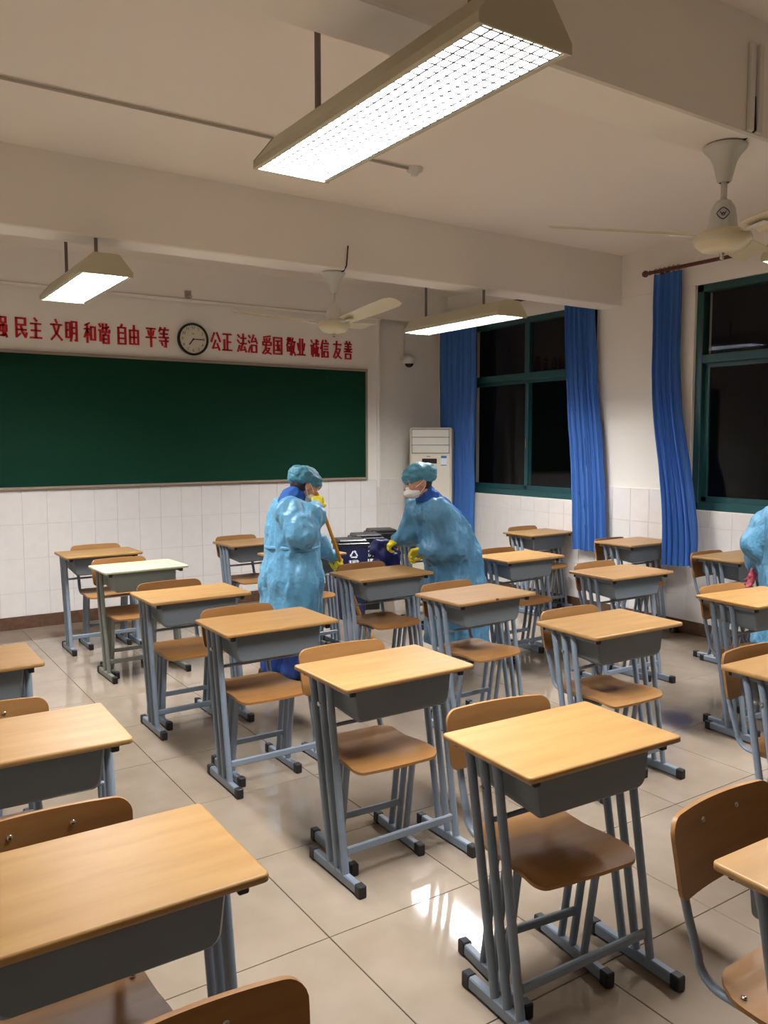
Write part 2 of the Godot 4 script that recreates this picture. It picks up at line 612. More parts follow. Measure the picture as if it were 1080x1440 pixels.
func backrest_mesh() -> ArrayMesh:
	# rows run down from the top edge, columns along x; the front (towards +z) is the first grid
	var front := []
	var rear := []
	var R := 18
	var C := 14
	for r in R + 1:
		var f := 0.5 - 0.5 * cos(PI * r / R)
		var y := lerpf(0.792, 0.605, f)
		var w := 0.203 - 0.010 * f
		var rt := 0.04
		var rbm := 0.022
		if y > 0.792 - rt:
			w -= rt - sqrt(maxf(0.0, rt * rt - pow(y - 0.792 + rt, 2)))
		if y < 0.605 + rbm:
			w -= rbm - sqrt(maxf(0.0, rbm * rbm - pow(0.605 + rbm - y, 2)))
		var a := []
		var b := []
		for c in C + 1:
			var x := lerpf(-w, w, float(c) / C)
			var z := -0.262 - 0.022 * (1.0 - pow(x / 0.203, 2)) + 0.16 * (0.792 - y)
			var lift := -0.003 * pow(x / 0.2, 2) if y > 0.7 else 0.0
			a.append(Vector3(x, y + lift, z))
			b.append(Vector3(x, y + lift, z - 0.011))
		front.append(a)
		rear.append(b)
	var st := smooth()
	sheet(st, front, rear)
	return done(st)

func chair(x: float, z: float, turn: float, label: String, wood: String, bolts := false, olive := false) -> Node3D:
	var t := thing("student_chair", label, "chair", Vector3(x, 0, z), deg_to_rad(turn), "student chairs tucked under the desks")
	var paint := "steel_paint_olive" if olive else "steel_paint"
	var seat := part("seat", kept("seat", seat_mesh), wood, t)
	var back := part("backrest", kept("backrest", backrest_mesh), wood, t)
	for s in [-1, 1]:
		var up := part("upright", kept("upright", func():
			var pts := [Vector3(0, 0.745, -0.287), Vector3(0, 0.66, -0.273), Vector3(0, 0.60, -0.263), Vector3(0, 0.55, -0.249), Vector3(0, 0.50, -0.231)]
			for k in 7:
				var a := PI * 0.5 * k / 6.0
				pts.append(Vector3(0, 0.475 - sin(a) * 0.062 + 0.004 * k / 6.0, -0.222 + (1.0 - cos(a)) * 0.07))
			pts.append(Vector3(0, 0.4165, -0.05))
			pts.append(Vector3(0, 0.4145, 0.09))
			return tube_mesh(pts, 0.0125, 0.0085, 12)), paint, t)
		up.position.x = 0.150 * s
		for i in 3:
			var leg := part("leg", kept("chair_leg%d" % i, func(): return tube_mesh([Vector3(0, 0.036, -0.118 + 0.055 * i), Vector3(0, 0.411, -0.058 + 0.055 * i)], 0.0135, 0.0115, 12)), paint, t)
			leg.position.x = 0.150 * s
		var foot := part("foot_rail", kept("chair_foot", func(): return box_mesh(Vector3.ZERO, Vector3(0.026, 0.036, 0.33), 0.004)), paint, t)
		foot.position = Vector3(0.150 * s, 0.024, -0.065)
		for e in [-1, 1]:
			var fc := part("foot_cap", kept("foot_cap", func(): return box_mesh(Vector3.ZERO, Vector3(0.033, 0.047, 0.036), 0.004)), "black_rubber", foot)
			fc.position = Vector3(0, -0.0005, 0.162 * e)
		if bolts:
			for k in [[0.052, -0.11], [0.052, 0.06]]:
				var bo := part("bolt", kept("bolt", bolt_mesh), "chrome", seat)
				bo.position = Vector3(0.150 * s, 0.434 + (0.006 if k[1] < -0.1 else 0.006), k[1])
	if bolts:
		for bx in [-0.068, 0.068]:
			var b2 := part("bolt", kept("bolt", bolt_mesh), "chrome", back)
			b2.position = Vector3(bx, 0.752, -0.2548 - 0.022 * (1.0 - pow(bx / 0.203, 2)))
			b2.rotation.x = PI * 0.45
	var bar := part("crossbar", kept("crossbar", func(): return box_mesh(Vector3.ZERO, Vector3(0.285, 0.026, 0.014), 0.003)), paint, t)
	bar.position = Vector3(0, 0.165, -0.042)
	return t

func bolt_mesh() -> ArrayMesh:
	return lathe_mesh([Vector2(0.007, 0), Vector2(0.0065, 0.0015), Vector2(0.004, 0.003), Vector2(0, 0.0035)], 10)

# ---------------------------------------------------------------- lamps, fans
func lamp(x: float, zn: float, zf: float, label: String, rods: Array) -> void:
	# louvred twin-tube trough: trapezoid housing, open louver below, two suspension rods
	var y := 2.6
	var zc := (zn + zf) * 0.5
	var L := zn - zf
	var t := thing("ceiling_lamp", label, "lamp", Vector3(x, y, zc), 0.0, "hanging trough lamps")
	var st := sharp()
	var prof := PackedVector2Array([Vector2(-0.15, 0.0), Vector2(-0.15, 0.025), Vector2(-0.072, 0.12), Vector2(0.072, 0.12), Vector2(0.15, 0.025), Vector2(0.15, 0.0),
		Vector2(0.134, 0.0), Vector2(0.134, 0.024), Vector2(0.064, 0.112), Vector2(-0.064, 0.112), Vector2(-0.134, 0.024), Vector2(-0.134, 0.0)])
	prism(st, prof, L - 0.012)
	part("housing", done(st), "lamp_cream", t)
	for s in [-1, 1]:
		var e := sharp()
		prism(e, PackedVector2Array([Vector2(-0.152, -0.002), Vector2(-0.152, 0.026), Vector2(-0.078, 0.117), Vector2(-0.070, 0.122), Vector2(0.070, 0.122), Vector2(0.078, 0.117), Vector2(0.152, 0.026), Vector2(0.152, -0.002)]), 0.006, Transform3D(Basis(), Vector3(0, 0, s * (L * 0.5 - 0.003))))
		part("end_plate", done(e), "lamp_cream", t)
	var g := box_mesh(Vector3(0, 0.056, 0), Vector3(0.21, 0.004, L - 0.03), 0.001)
	part("glowing_panel", g, "lamp_glow", t)
	var lv := sharp()
	for k in 9:
		cbox(lv, Vector3(lerpf(-0.131, 0.131, k / 8.0), 0.007, 0), Vector3(0.007, 0.010, L - 0.02), 0.0)
	var n := int(L / 0.036)
	for k in n:
		cbox(lv, Vector3(0, 0.0065, lerpf(-L * 0.5 + 0.02, L * 0.5 - 0.02, float(k) / (n - 1))), Vector3(0.262, 0.009, 0.007), 0.0)
	var lo := part("louver", done(lv), "louver", t)
	lo.set_meta("kind", "stuff")
	for r in rods:
		part("suspension_rod", tube_mesh([Vector3(0, 0.122, r[0] - zc), Vector3(0, r[1] - y, r[0] - zc)], 0.011, -1.0, 10), "rod_grey", t)
	var a := AreaLight3D.new()
	a.name = "lamp_light"
	a.area_size = Vector2(0.21, L - 0.03)
	a.light_color = Color(0.98, 0.98, 0.985)
	a.light_energy = LAMP_ENERGY
	a.area_range = 20.0
	a.shadow_enabled = true
	a.position = Vector3(0, 0.05, 0)
	a.rotation_degrees = Vector3(-90, 0, 0)
	t.add_child(a)

func fan(x: float, z: float, y: float, turn: float, label: String, logo: bool, cone := 0.075) -> void:
	# y: underside of the beam it hangs from
	var t := thing("ceiling_fan", label, "ceiling fan", Vector3(x, y, z), 0.0, "ceiling fans")
	part("canopy", lathe_mesh([Vector2(0.02, -0.15), Vector2(0.028, -0.146), Vector2(0.036, -0.115), Vector2(0.045, -0.075), Vector2(0.06, -0.045), Vector2(0.084, -0.018), Vector2(0.088, -0.008), Vector2(0.084, -0.004), Vector2(0.0, -0.004)], 32), "fan_white", t)
	part("down_rod", lathe_mesh([Vector2(0.0125, -0.27), Vector2(0.0125, -0.14)], 14), "fan_white", t)
	var bell := part("bell_cover", lathe_mesh([Vector2(0.062, -0.345), Vector2(0.06, -0.335), Vector2(0.054, -0.29), Vector2(0.046, -0.25), Vector2(0.03, -0.225), Vector2(0.0135, -0.218)], 28), "fan_white", t)
	if logo:
		var st := sharp()
		var ring := PackedVector2Array()
		var hole := PackedVector2Array()
		for k in 24:
			var a := TAU * k / 24
			var rr := 0.0265 / pow(pow(absf(cos(a)), 1.35) + pow(absf(sin(a)), 1.35), 1.0 / 1.35)
			ring.append(Vector2(cos(a), sin(a)) * rr)
			hole.append(Vector2(cos(a), sin(a)) * (rr - 0.0035))
		for k in 24:
			var j := (k + 1) % 24
			prism(st, PackedVector2Array([ring[k], ring[j], hole[j], hole[k]]), 0.002)
		strokes(st, "1,8 3,3 5,7 7,3 9,8;3,1 7,1", Vector3.ZERO, 0.026, 0.02, 0.004, 0.002)
		var em := part("emblem", done(st), "ink_blue", bell)
		var ang := atan2(-x, -z)
		em.position = Vector3(sin(ang) * 0.0545, -0.285, cos(ang) * 0.0545)
		em.rotation = Vector3(-0.14, ang, 0)
	part("motor", lathe_mesh([Vector2(0.0, -0.435), Vector2(0.05, -0.432), Vector2(0.085, -0.422), Vector2(0.108, -0.402), Vector2(0.117, -0.382), Vector2(0.112, -0.362), Vector2(0.09, -0.348), Vector2(0.05, -0.342), Vector2(0.0, -0.34)], 40), "fan_cream", t)
	part("finial", lathe_mesh([Vector2(0, -0.462), Vector2(0.007, -0.46), Vector2(0.009, -0.452), Vector2(0.005, -0.446), Vector2(0.012, -0.436), Vector2(0.012, -0.43)], 12), "chrome", t)
	for k in 3:
		var a := deg_to_rad(turn + 120.0 * k)
		var top := []
		var bot := []
		for r in 13:
			var f := r / 12.0
			var d := lerpf(0.135, 0.71, f)
			var w := lerpf(0.056, 0.07, minf(1.0, f * 1.6))
			if f > 0.94:
				w -= 0.018
			var ra := []
			var rb := []
			for c in 7:
				var s := lerpf(-1, 1, c / 6.0)
				var yy := 0.0 + cone * d - s * w * 0.25 + 0.008 * (1.0 - s * s)
				ra.append(Vector3(s * w, yy, d))
				rb.append(Vector3(s * w, yy - 0.003, d))
			top.append(ra)
			bot.append(rb)
		var st := smooth()
		sheet(st, top, bot)
		var b := part("blade", done(st), "fan_cream", t)
		b.position.y = -0.368
		b.rotation.y = a
		var arm := sharp()
		tube(arm, [Vector3(0, 0.0, 0.09), Vector3(0, 0.006, 0.14), Vector3(0, 0.014, 0.22)], 0.022, 0.004, 10)
		part("blade_arm", done(arm), "fan_white", b)

# ---------------------------------------------------------------- the room
func room() -> void:
	# floor: slab with 600 mm polished tiles let into it
	var fl := struct("floor", box_mesh(Vector3(2.6, -0.106, -1.45), Vector3(7.4, 0.2, 13.1), 0.0), "grout", "polished beige tiled classroom floor", "floor")
	var ft := box_mesh(Vector3(0, -0.005, 0), Vector3(0.5965, 0.01, 0.5965), 0.0012)
	for i in range(-3, 8):
		for j in range(-10, 12):
			var x := 1.285 + 0.6 * (i + 0.5)
			var z := -2.26 + 0.6 * (j + 0.5)
			if x > -0.8 and x < 6.2 and z > -8.0:
				part("tile", ft, "floor_tile", fl).position = Vector3(x, 0, z)
	var ce := struct("ceiling", box_mesh(Vector3(2.6, CEIL + 0.1, -1.45), Vector3(7.4, 0.2, 13.1), 0.0), "ceiling_paint", "plain cream plastered ceiling crossed by beams", "ceiling")
	for z in [4.2, 1.0, -2.135, -5.235]:
		part("beam", box_mesh(Vector3(2.7, 3.085, z), Vector3(6.7, 0.47, 0.235), 0.008), "wall_paint", ce)
	# back wall: main face, a shallow recess by the window corner, an upper band behind the picture rail
	var st := sharp()
	cbox(st, Vector3(2.2, 1.6, BACK - 0.15), Vector3(5.72, 3.6, 0.30), 0.004)
	cbox(st, Vector3(5.6, 1.6, BACK - 0.22), Vector3(1.3, 3.6, 0.20), 0.0)
	cbox(st, Vector3(2.7, 3.17, BACK + 0.0), Vector3(6.7, 0.36, 0.08), 0.004)
	var wb := struct("wall_back", done(st), "wall_paint", "white back wall with a tiled dado", "wall")
	dado(wb, "back")
	struct("wall_left", box_mesh(Vector3(-0.7, 1.6, -1.45), Vector3(0.2, 3.6, 13.1), 0.0), "wall_paint", "plain white wall on the corridor side", "wall")
	struct("wall_front", box_mesh(Vector3(2.6, 1.6, 5.0), Vector3(7.4, 3.6, 0.2), 0.0), "wall_paint", "plain white wall behind the viewpoint", "wall")
	# window wall: one solid with two openings
	var w := sharp()
	var T := 0.24
	var cx := WALLX + T * 0.5
	cbox(w, Vector3(cx, 0.53, -1.45), Vector3(T, 1.06, 13.1), 0.004)
	cbox(w, Vector3(cx, 3.16, -1.45), Vector3(T, 0.48, 13.1), 0.004)
	for z in [[-8.0, -7.36], [-5.40, -4.345], [-2.40, 5.1]]:
		cbox(w, Vector3(cx, 1.99, (z[0] + z[1]) * 0.5), Vector3(T, 1.86, z[1] - z[0]), 0.004)
	var wr := struct("wall_right", done(w), "wall_paint", "white window wall with a tiled dado below the sills", "wall")
	dado(wr, "right")
	window(-7.36, -5.40, -6.376, "green framed window beside the back corner, night outside")
	window(-4.345, -2.40, -3.35, "green framed window at the right edge of the frame, night outside")
	struct("baseboard_back", box_mesh(Vector3(2.2, 0.055, BACK + 0.006), Vector3(5.71, 0.11, 0.014), 0.003), "skirting", "dark brown skirting along the back wall", "baseboard")
	struct("baseboard_recess", box_mesh(Vector3(5.52, 0.055, BACK - 0.112), Vector3(0.92, 0.11, 0.014), 0.003), "skirting", "dark brown skirting in the back corner recess", "baseboard")
	struct("baseboard_right", box_mesh(Vector3(WALLX - 0.006, 0.055, -1.4), Vector3(0.014, 0.11, 12.6), 0.003), "skirting", "dark brown skirting below the windows", "baseboard")
	struct("trim_1", box_mesh(Vector3(2.2, 2.972, BACK + 0.05), Vector3(5.7, 0.026, 0.022), 0.004), "wall_paint", "thin picture rail high on the back wall", "trim")
	struct("trim_2", box_mesh(Vector3(5.045, 2.05, BACK + 0.006), Vector3(0.035, 1.84, 0.014), 0.004), "wall_paint", "white corner bead beside the chalkboard", "trim")

func dado(wall: Node3D, side: String) -> void:
	var rows := [[0.112, 0.318], [0.32, 0.618], [0.62, 0.918], [0.92, 1.216]]
	var tiles := []
	for r in rows:
		var h: float = r[1] - r[0]
		tiles.append(box_mesh(Vector3.ZERO, Vector3(0.2022, h, 0.010) if side == "back" else Vector3(0.010, h, 0.2022), 0.0014))
	var low: float = 1.055 - 0.92
	var cut := box_mesh(Vector3.ZERO, Vector3(0.010, low, 0.2022), 0.0014)
	if side == "back":
		part("grout_bed", box_mesh(Vector3(2.2, 0.66, BACK + 0.001), Vector3(5.70, 1.10, 0.006), 0.0), "wall_grout", wall)
		part("grout_bed", box_mesh(Vector3(5.52, 0.66, BACK - 0.119), Vector3(0.93, 1.10, 0.006), 0.0), "wall_grout", wall)
		for k in range(-8, 18):
			for i in 4:
				var x := 1.538 + 0.2048 * (k - 0.5)
				if x > 4.95:
					continue
				part("tile", tiles[i], "wall_tile", wall).position = Vector3(x, (rows[i][0] + rows[i][1]) * 0.5, BACK + 0.004)
		for k in 5:
			for i in 4:
				var x := 5.165 + 0.2048 * k
				if x > 5.95:
					continue
				part("tile", tiles[i], "wall_tile", wall).position = Vector3(x, (rows[i][0] + rows[i][1]) * 0.5, BACK - 0.116)
	else:
		part("grout_bed", box_mesh(Vector3(WALLX - 0.001, 0.58, -2.9), Vector3(0.006, 0.94, 9.6), 0.0), "wall_grout", wall)
		for z in [[-7.8, -7.37], [-5.39, -4.35]]:
			part("grout_bed", box_mesh(Vector3(WALLX - 0.001, 1.13, (z[0] + z[1]) * 0.5), Vector3(0.006, 0.166, z[1] - z[0]), 0.0), "wall_grout", wall)
		for k in 27:
			var z := -7.72 + 0.2048 * k
			for i in 4:
				var under := i == 3 and not ((z < -7.46) or (z > -5.32 and z < -4.44))
				var y: float = (rows[i][0] + rows[i][1]) * 0.5 if not under else 0.92 + low * 0.5
				part("tile", cut if under else tiles[i], "wall_tile", wall).position = Vector3(WALLX - 0.004, y, z)

func window(z0: float, z1: float, zm: float, label: String) -> void:
	var o := Node3D.new()
	o.name = "window_%d" % (1 if z0 < -6 else 2)
	add_child(o)
	o.set_meta("kind", "structure")
	o.set_meta("label", label)
	o.set_meta("category", "window")
	var x := WALLX + 0.075
	var y0 := 1.06
	var y1 := 2.92
	var zc := (z0 + z1) * 0.5
	var L := z1 - z0
	var st := sharp()
	cbox(st, Vector3(x, y0 + 0.032, zc), Vector3(0.09, 0.064, L), 0.004)
	cbox(st, Vector3(x, y1 - 0.03, zc), Vector3(0.09, 0.06, L), 0.004)
	for z in [z0 + 0.032, z1 - 0.032]:
		cbox(st, Vector3(x, (y0 + y1) * 0.5, z), Vector3(0.09, y1 - y0, 0.064), 0.004)
	part("frame", done(st), "window_green", o)
	part("transom", box_mesh(Vector3(x, 2.313, zc), Vector3(0.084, 0.07, L - 0.1), 0.004), "window_green", o)
	part("mullion", box_mesh(Vector3(x, 2.6, zm), Vector3(0.07, 0.56, 0.07), 0.003), "window_green", o)
	for s in [[z0 + 0.06, zm + 0.03, 0.012], [zm - 0.03, z1 - 0.06, -0.014]]:
		var sx: float = x + s[2]
		var sl: float = s[1] - s[0]
		var sc: float = (s[0] + s[1]) * 0.5
		var sash := sharp()
		cbox(sash, Vector3(sx, 1.148, sc), Vector3(0.026, 0.05, sl), 0.003)
		cbox(sash, Vector3(sx, 2.262, sc), Vector3(0.026, 0.04, sl), 0.003)
		for z in [s[0] + 0.025, s[1] - 0.025]:
			cbox(sash, Vector3(sx, 1.70, z), Vector3(0.026, 1.14, 0.05), 0.003)
		var sa := part("sash", done(sash), "window_green", o)
		part("pane", box_mesh(Vector3(sx, 1.70, sc), Vector3(0.005, 1.08, sl - 0.09), 0.0), "glass", sa)
	for s in [[z0 + 0.06, zm - 0.035], [zm + 0.035, z1 - 0.06]]:
		part("pane", box_mesh(Vector3(x, 2.60, (s[0] + s[1]) * 0.5), Vector3(0.005, 0.54, s[1] - s[0]), 0.0), "glass", o)
	var lk := sharp()
	cbox(lk, Vector3(x - 0.035, 1.62, zm + 0.0), Vector3(0.012, 0.10, 0.018), 0.003)
	part("latch", done(lk), "chrome", o)

func curtain(label: String, za0: float, za1: float, zb0: float, zb1: float, ytop: float, ybot: float, folds: int, s: int, bulge := 0.0) -> void:
	# za: extent along the wall at the top, zb: at the hem
	var t := thing("curtain", label, "curtain", Vector3.ZERO, 0.0, "blue curtains")
	var n := FastNoiseLite.new()
	n.seed = s
	n.frequency = 1.0
	var front := []
	var rear := []
	var R := 44
	var C := folds * 12
	for r in R + 1:
		var f := float(r) / R
		var y := lerpf(ytop, ybot, f)
		var gather := 1.0 - exp(-f * 9.0)
		var a := []
		var b := []
		for c in C + 1:
			var u := float(c) / C
			var sm := f * f * (3 - 2 * f) if bulge == 0.0 else smoothstep(0.3, 0.94, f)
			var w := lerpf(za0, zb0, sm)
			var e := lerpf(za1, zb1, sm)
			var ph := u * folds * TAU + 1.5 * n.get_noise_2d(u * 3.0, f * 0.5) + 0.35 * n.get_noise_2d(u * 2.0 + 9.0, f * 2.0)
			var amp := lerpf(0.016, 0.034, gather) * (0.8 + 0.5 * n.get_noise_2d(u * 5.0, 4.0 + f))
			var x := WALLX - 0.075 - amp * sin(ph) - 0.006 * sin(2.7 * ph + 2.0) + 0.008 * n.get_noise_2d(f * 2.0, u * 2.0)
			x = minf(x, WALLX - 0.02) - bulge * smoothstep(0.3, 0.94, f) * (1.0 - 0.5 * u)
			var z := lerpf(w, e, u + 0.012 * sin(ph * 2.0))
			z += 0.008 * n.get_noise_2d(f * 2.5, 3.0 + u)
			var yy := y + 0.012 * n.get_noise_2d(u * 4.0, 7.0) * f
			a.append(Vector3(x, yy, z))
			b.append(Vector3(x + 0.004, yy, z))
		front.append(a)
		rear.append(b)
	var st := smooth()
	sheet(st, front, rear)
	part("cloth", done(st), "curtain", t)
	# pleated heading tape with its rings
	var rings := folds
	for k in rings:
		var z := lerpf(za0, za1, (k + 0.5) / rings)
		var tor := sharp()
		var pts := []
		for j in 13:
			var an := TAU * j / 12
			pts.append(Vector3(WALLX - 0.085 + cos(an) * 0.024, 3.075 + sin(an) * 0.024, z))
		tube(tor, pts, 0.0025, 0.0025, 5, Vector3.FORWARD)
		part("ring", done(tor), "rod_wood", t)

func curtain_rod(label: String, z0: float, z1: float) -> void:
	var t := thing("curtain_rod", label, "curtain rod")
	var x := WALLX - 0.085
	part("rod", tube_mesh([Vector3(x, 3.075, z0), Vector3(x, 3.075, z1)], 0.0155, -1.0, 14), "rod_wood", t)
	for e in [[z0, -1.0], [z1, 1.0]]:
		var st := smooth()
		lathe(st, [Vector2(0.0155, -0.01), Vector2(0.021, 0.0), Vector2(0.014, 0.008), Vector2(0.016, 0.02), Vector2(0.027, 0.036), Vector2(0.03, 0.05), Vector2(0.022, 0.068), Vector2(0.0, 0.078)], 16, Vector3(x, 3.075, e[0]), Basis(Vector3.RIGHT, PI * 0.5 * e[1]))
		part("finial", done(st), "rod_wood", t)
	for z in [z0 + 0.12, z1 - 0.12]:
		var st := sharp()
		cbox(st, Vector3(WALLX - 0.006, 3.06, z), Vector3(0.012, 0.07, 0.035), 0.003)
		tube(st, [Vector3(WALLX - 0.005, 3.05, z), Vector3(x, 3.05, z)], 0.008, 0.008, 8, Vector3.UP)
		tube(st, [Vector3(x - 0.018, 3.075, z), Vector3(x - 0.012, 3.058, z), Vector3(x, 3.053, z), Vector3(x + 0.014, 3.06, z)], 0.01, 0.004, 8, Vector3.FORWARD)
		part("bracket", done(st), "rod_wood", t)

# ---------------------------------------------------------------- on the back wall
func chalkboard() -> void:
	var t := thing("chalkboard", "long dark green chalkboard with a thin brown frame on the back wall", "chalkboard", Vector3(2.90, 1.822, BACK))
	part("panel", box_mesh(Vector3(0, 0, 0.022), Vector3(3.96, 1.18, 0.016), 0.001), "board_green", t)
	for s in [-1, 1]:
		part("frame_rail", box_mesh(Vector3(0, 0.588 * s, 0.024), Vector3(3.98, 0.026, 0.040), 0.005), "board_frame", t)
		part("frame_stile", box_mesh(Vector3(1.976 * s, 0, 0.024), Vector3(0.026, 1.2, 0.038), 0.005), "board_frame", t)

func slogan() -> void:
	var water := ".8,9.2 2.2,8.2;.4,6.4 1.8,5.4;.6,.6 2.4,3.6;"
	var speech := "1,9.3 2,8.2;.4,6.4 1.8,6.4 1.8,1.4 3,2.6;"
	var S := {}
	S["强"] = ".8,9.2 3.8,9.2 3.8,6.8 .9,6.8 .9,4.4 3.8,4.4 3.6,.8 2.4,1;5.2,9.2 9,9.2 9,6.8 5.2,6.8 5.2,9.2;4.8,5.6 9.5,5.6 9.5,3 4.8,3 4.8,5.6;7.1,6.6 7.1,.9;4.4,.9 9.4,1.3;8.6,2.2 9.7,.4"
	S["民"] = "1.5,9.3 8.3,9.3 8.3,6.3 1.5,6.3;1.5,9.3 1.5,.8 4.4,2.2;1.5,4.1 9,4.1;4.8,6.3 6,3 8.4,.8 9.3,2.6"
	S["主"] = "4.2,9.7 5.8,8.5;1,7.2 9,7.2;1.4,4.1 8.6,4.1;.6,.8 9.4,.8;5,7.2 5,.8"
	S["文"] = "4.4,9.8 5.5,8.4;.6,7.5 9.4,7.5;7.4,7.5 5.5,3.8 .8,.5;2.6,7.5 4.5,3.8 9.2,.5"
	S["明"] = ".8,8.8 4,8.8 4,2 .8,2 .8,8.8;.8,5.4 4,5.4;5.4,9.4 9.2,9.4 9.2,.6 7.8,.8;5.4,9.4 5.4,3.6 4.4,.4;5.4,6.6 9.2,6.6;5.4,4 9.2,4"
	S["和"] = "4.6,9.4 1,8.3;.5,6.6 5.2,6.6;2.8,8.8 2.8,.3;2.8,6.4 .5,2.8;2.8,6 4.9,3.6;6,7.6 9.3,7.6 9.3,1.6 6,1.6 6,7.6"
	S["谐"] = speech + "4,9.4 4,5.4 6,5.8;4,7.6 6,7.6;7,9.4 7,5.8 9.4,5.4 9.6,6.6;7,7.4 9,8.2;6.4,5.2 5.8,4.4;4.4,4.2 8.8,4.2 8.8,.4 4.4,.4 4.4,4.2;4.4,2.3 8.8,2.3"
	S["自"] = "5,9.8 4.3,8.6;2,8.4 8,8.4 8,.6 2,.6 2,8.4;2,5.8 8,5.8;2,3.2 8,3.2"
	S["由"] = "1.4,7.4 8.6,7.4 8.6,.8 1.4,.8 1.4,7.4;5,9.7 5,.8;1.4,4.1 8.6,4.1"
	S["平"] = "1,9 9,9;2.6,7.8 3.4,5.8;7.4,7.8 6.6,5.8;.5,4.6 9.5,4.6;5,9 5,.2"
	S["等"] = "2,9.8 .8,8;1.6,8.9 4.6,8.9;6.2,9.8 5.2,8;5.8,8.9 9.4,8.9;1.6,6.8 8.4,6.8;5,7.8 5,5;.6,5 9.4,5;1,3.2 9,3.2;6.8,4.6 6.8,.4 5.4,.6;2.8,2.4 3.8,1.2"
	S["公"] = "3.6,9.2 .6,4.8;6.2,9.4 9.4,5;4.8,5.4 2,1.4 7.6,1.8;6.4,3.8 8.6,.6"
	S["正"] = ".8,9 9.2,9;5.2,9 5.2,.8;5.2,5 8.6,5;2.2,6 2.2,.8;.4,.8 9.6,.8"
	S["法"] = water + "3.4,7.6 9.2,7.6;6.2,9.7 6.2,4.8;2.8,4.8 9.6,4.8;5.6,4.8 3.6,1.2 8.6,1.6;7.4,3 9.2,.5"
	S["治"] = water + "6,9.6 3.6,6 8.8,6.4;7.6,8 9.4,5.4;3.8,4.2 8.8,4.2 8.8,.6 3.8,.6 3.8,4.2"
	S["爱"] = "8.6,9.8 1.4,9;2,8.1 2.6,7.1;4.6,8.3 5,7.2;8,8.5 7,7;.8,4.9 .8,6.4 9.2,6.4 9.2,4.9;1.8,4.8 8.2,4.8;4.4,6.2 3.4,3 .6,.4;3.4,3.2 7.8,3.2 5.6,1 2.6,.2;4,2.4 6,.9 9.4,.2"
	S["国"] = ".8,9.2 9.2,9.2 9.2,.5 .8,.5 .8,9.2;2.6,7.4 7.4,7.4;2.8,5 7.2,5;2.4,2.4 7.6,2.4;5,7.4 5,2.4;6,4.2 6.9,3.2"
	S["敬"] = ".4,8.6 5,8.6;1.7,9.6 1.7,7.6;3.8,9.6 3.8,7.6;1.6,7.4 .4,5.4;1.3,6.5 4.9,6.5 4.9,.6 3.9,.8;1,4.8 3.4,4.8 3.4,2.4 1,2.4 1,4.8;6.8,9.6 5.4,5.8;6.2,7.6 9.7,7.6;8.6,7.6 7.6,3.4 5.2,.4;6.4,5.4 7.6,2.6 9.7,.4"
	S["业"] = "3.6,9.4 3.6,1;6.4,9.4 6.4,1;1.2,7 2.4,3.4;8.8,7 7.6,3.4;.5,.8 9.5,.8"
	S["诚"] = speech + "3.6,7.4 9.6,7.4;3.8,7.4 3.8,3.6 2.8,.4;3.8,5 5.8,5 5.8,2 5,2.2;6.8,9.6 7.2,4 8.6,.6 9.5,.6 9.6,2;9,5.6 7.8,2.8 6,.6;8,9.4 9.2,8.6"
	S["信"] = "3,9.6 .5,5;2,7 2,.3;6,9.8 6.9,8.9;3.6,8 9.6,8;4.4,6.4 8.8,6.4;4.4,4.9 8.8,4.9;4.4,3.4 8.8,3.4 8.8,.5 4.4,.5 4.4,3.4"
	S["友"] = ".6,8 9.4,8;4.2,9.7 3.4,5 .6,.6;3.4,5.4 8.2,5.4 6,2 2.6,.2;4,4 6,1.6 9.5,.2"
	S["善"] = "3,9.9 3.8,8.8;7,9.9 6.2,8.8;1,8.6 9,8.6;1.6,7.2 8.4,7.2;.6,5.8 9.4,5.8;5,8.6 5,4.2;2.8,5.6 3.4,4.6;7.2,5.6 6.6,4.6;.4,4.2 9.6,4.2;2,2.9 8,2.9 8,.3 2,.3 2,2.9"
	var xs := SLOGAN_X
	var meaning := ["strong", "people", "master", "writing", "bright", "peace", "in tune", "self", "cause", "level", "equal", "public", "upright", "law", "govern", "love", "country", "respect", "trade", "sincere", "trust", "friend", "kindness"]
	var order := "强民主文明和谐自由平等公正法治爱国敬业诚信友善"
	for i in order.length():
		var ch := order[i]
		var nth: String = ["next", "second", "third", "fourth", "fifth", "sixth", "seventh", "eighth", "ninth", "tenth", "eleventh", "twelfth"][10 - i if i < 11 else i - 11]
		var where := "%s %s of the wall clock" % [nth, "left" if i < 11 else "right"]
		var st := sharp()
		strokes(st, S[ch], Vector3.ZERO, 0.104, 0.186, 0.0205, 0.006)
		var o := part(numbered("slogan_character"), done(st), "red_letter", self, "red cut-out character meaning %s, %s" % [meaning[i], where])
		o.set_meta("category", "lettering")
		o.set_meta("group", "red slogan characters")
		o.position = Vector3(xs[i], 2.616, BACK + 0.004)

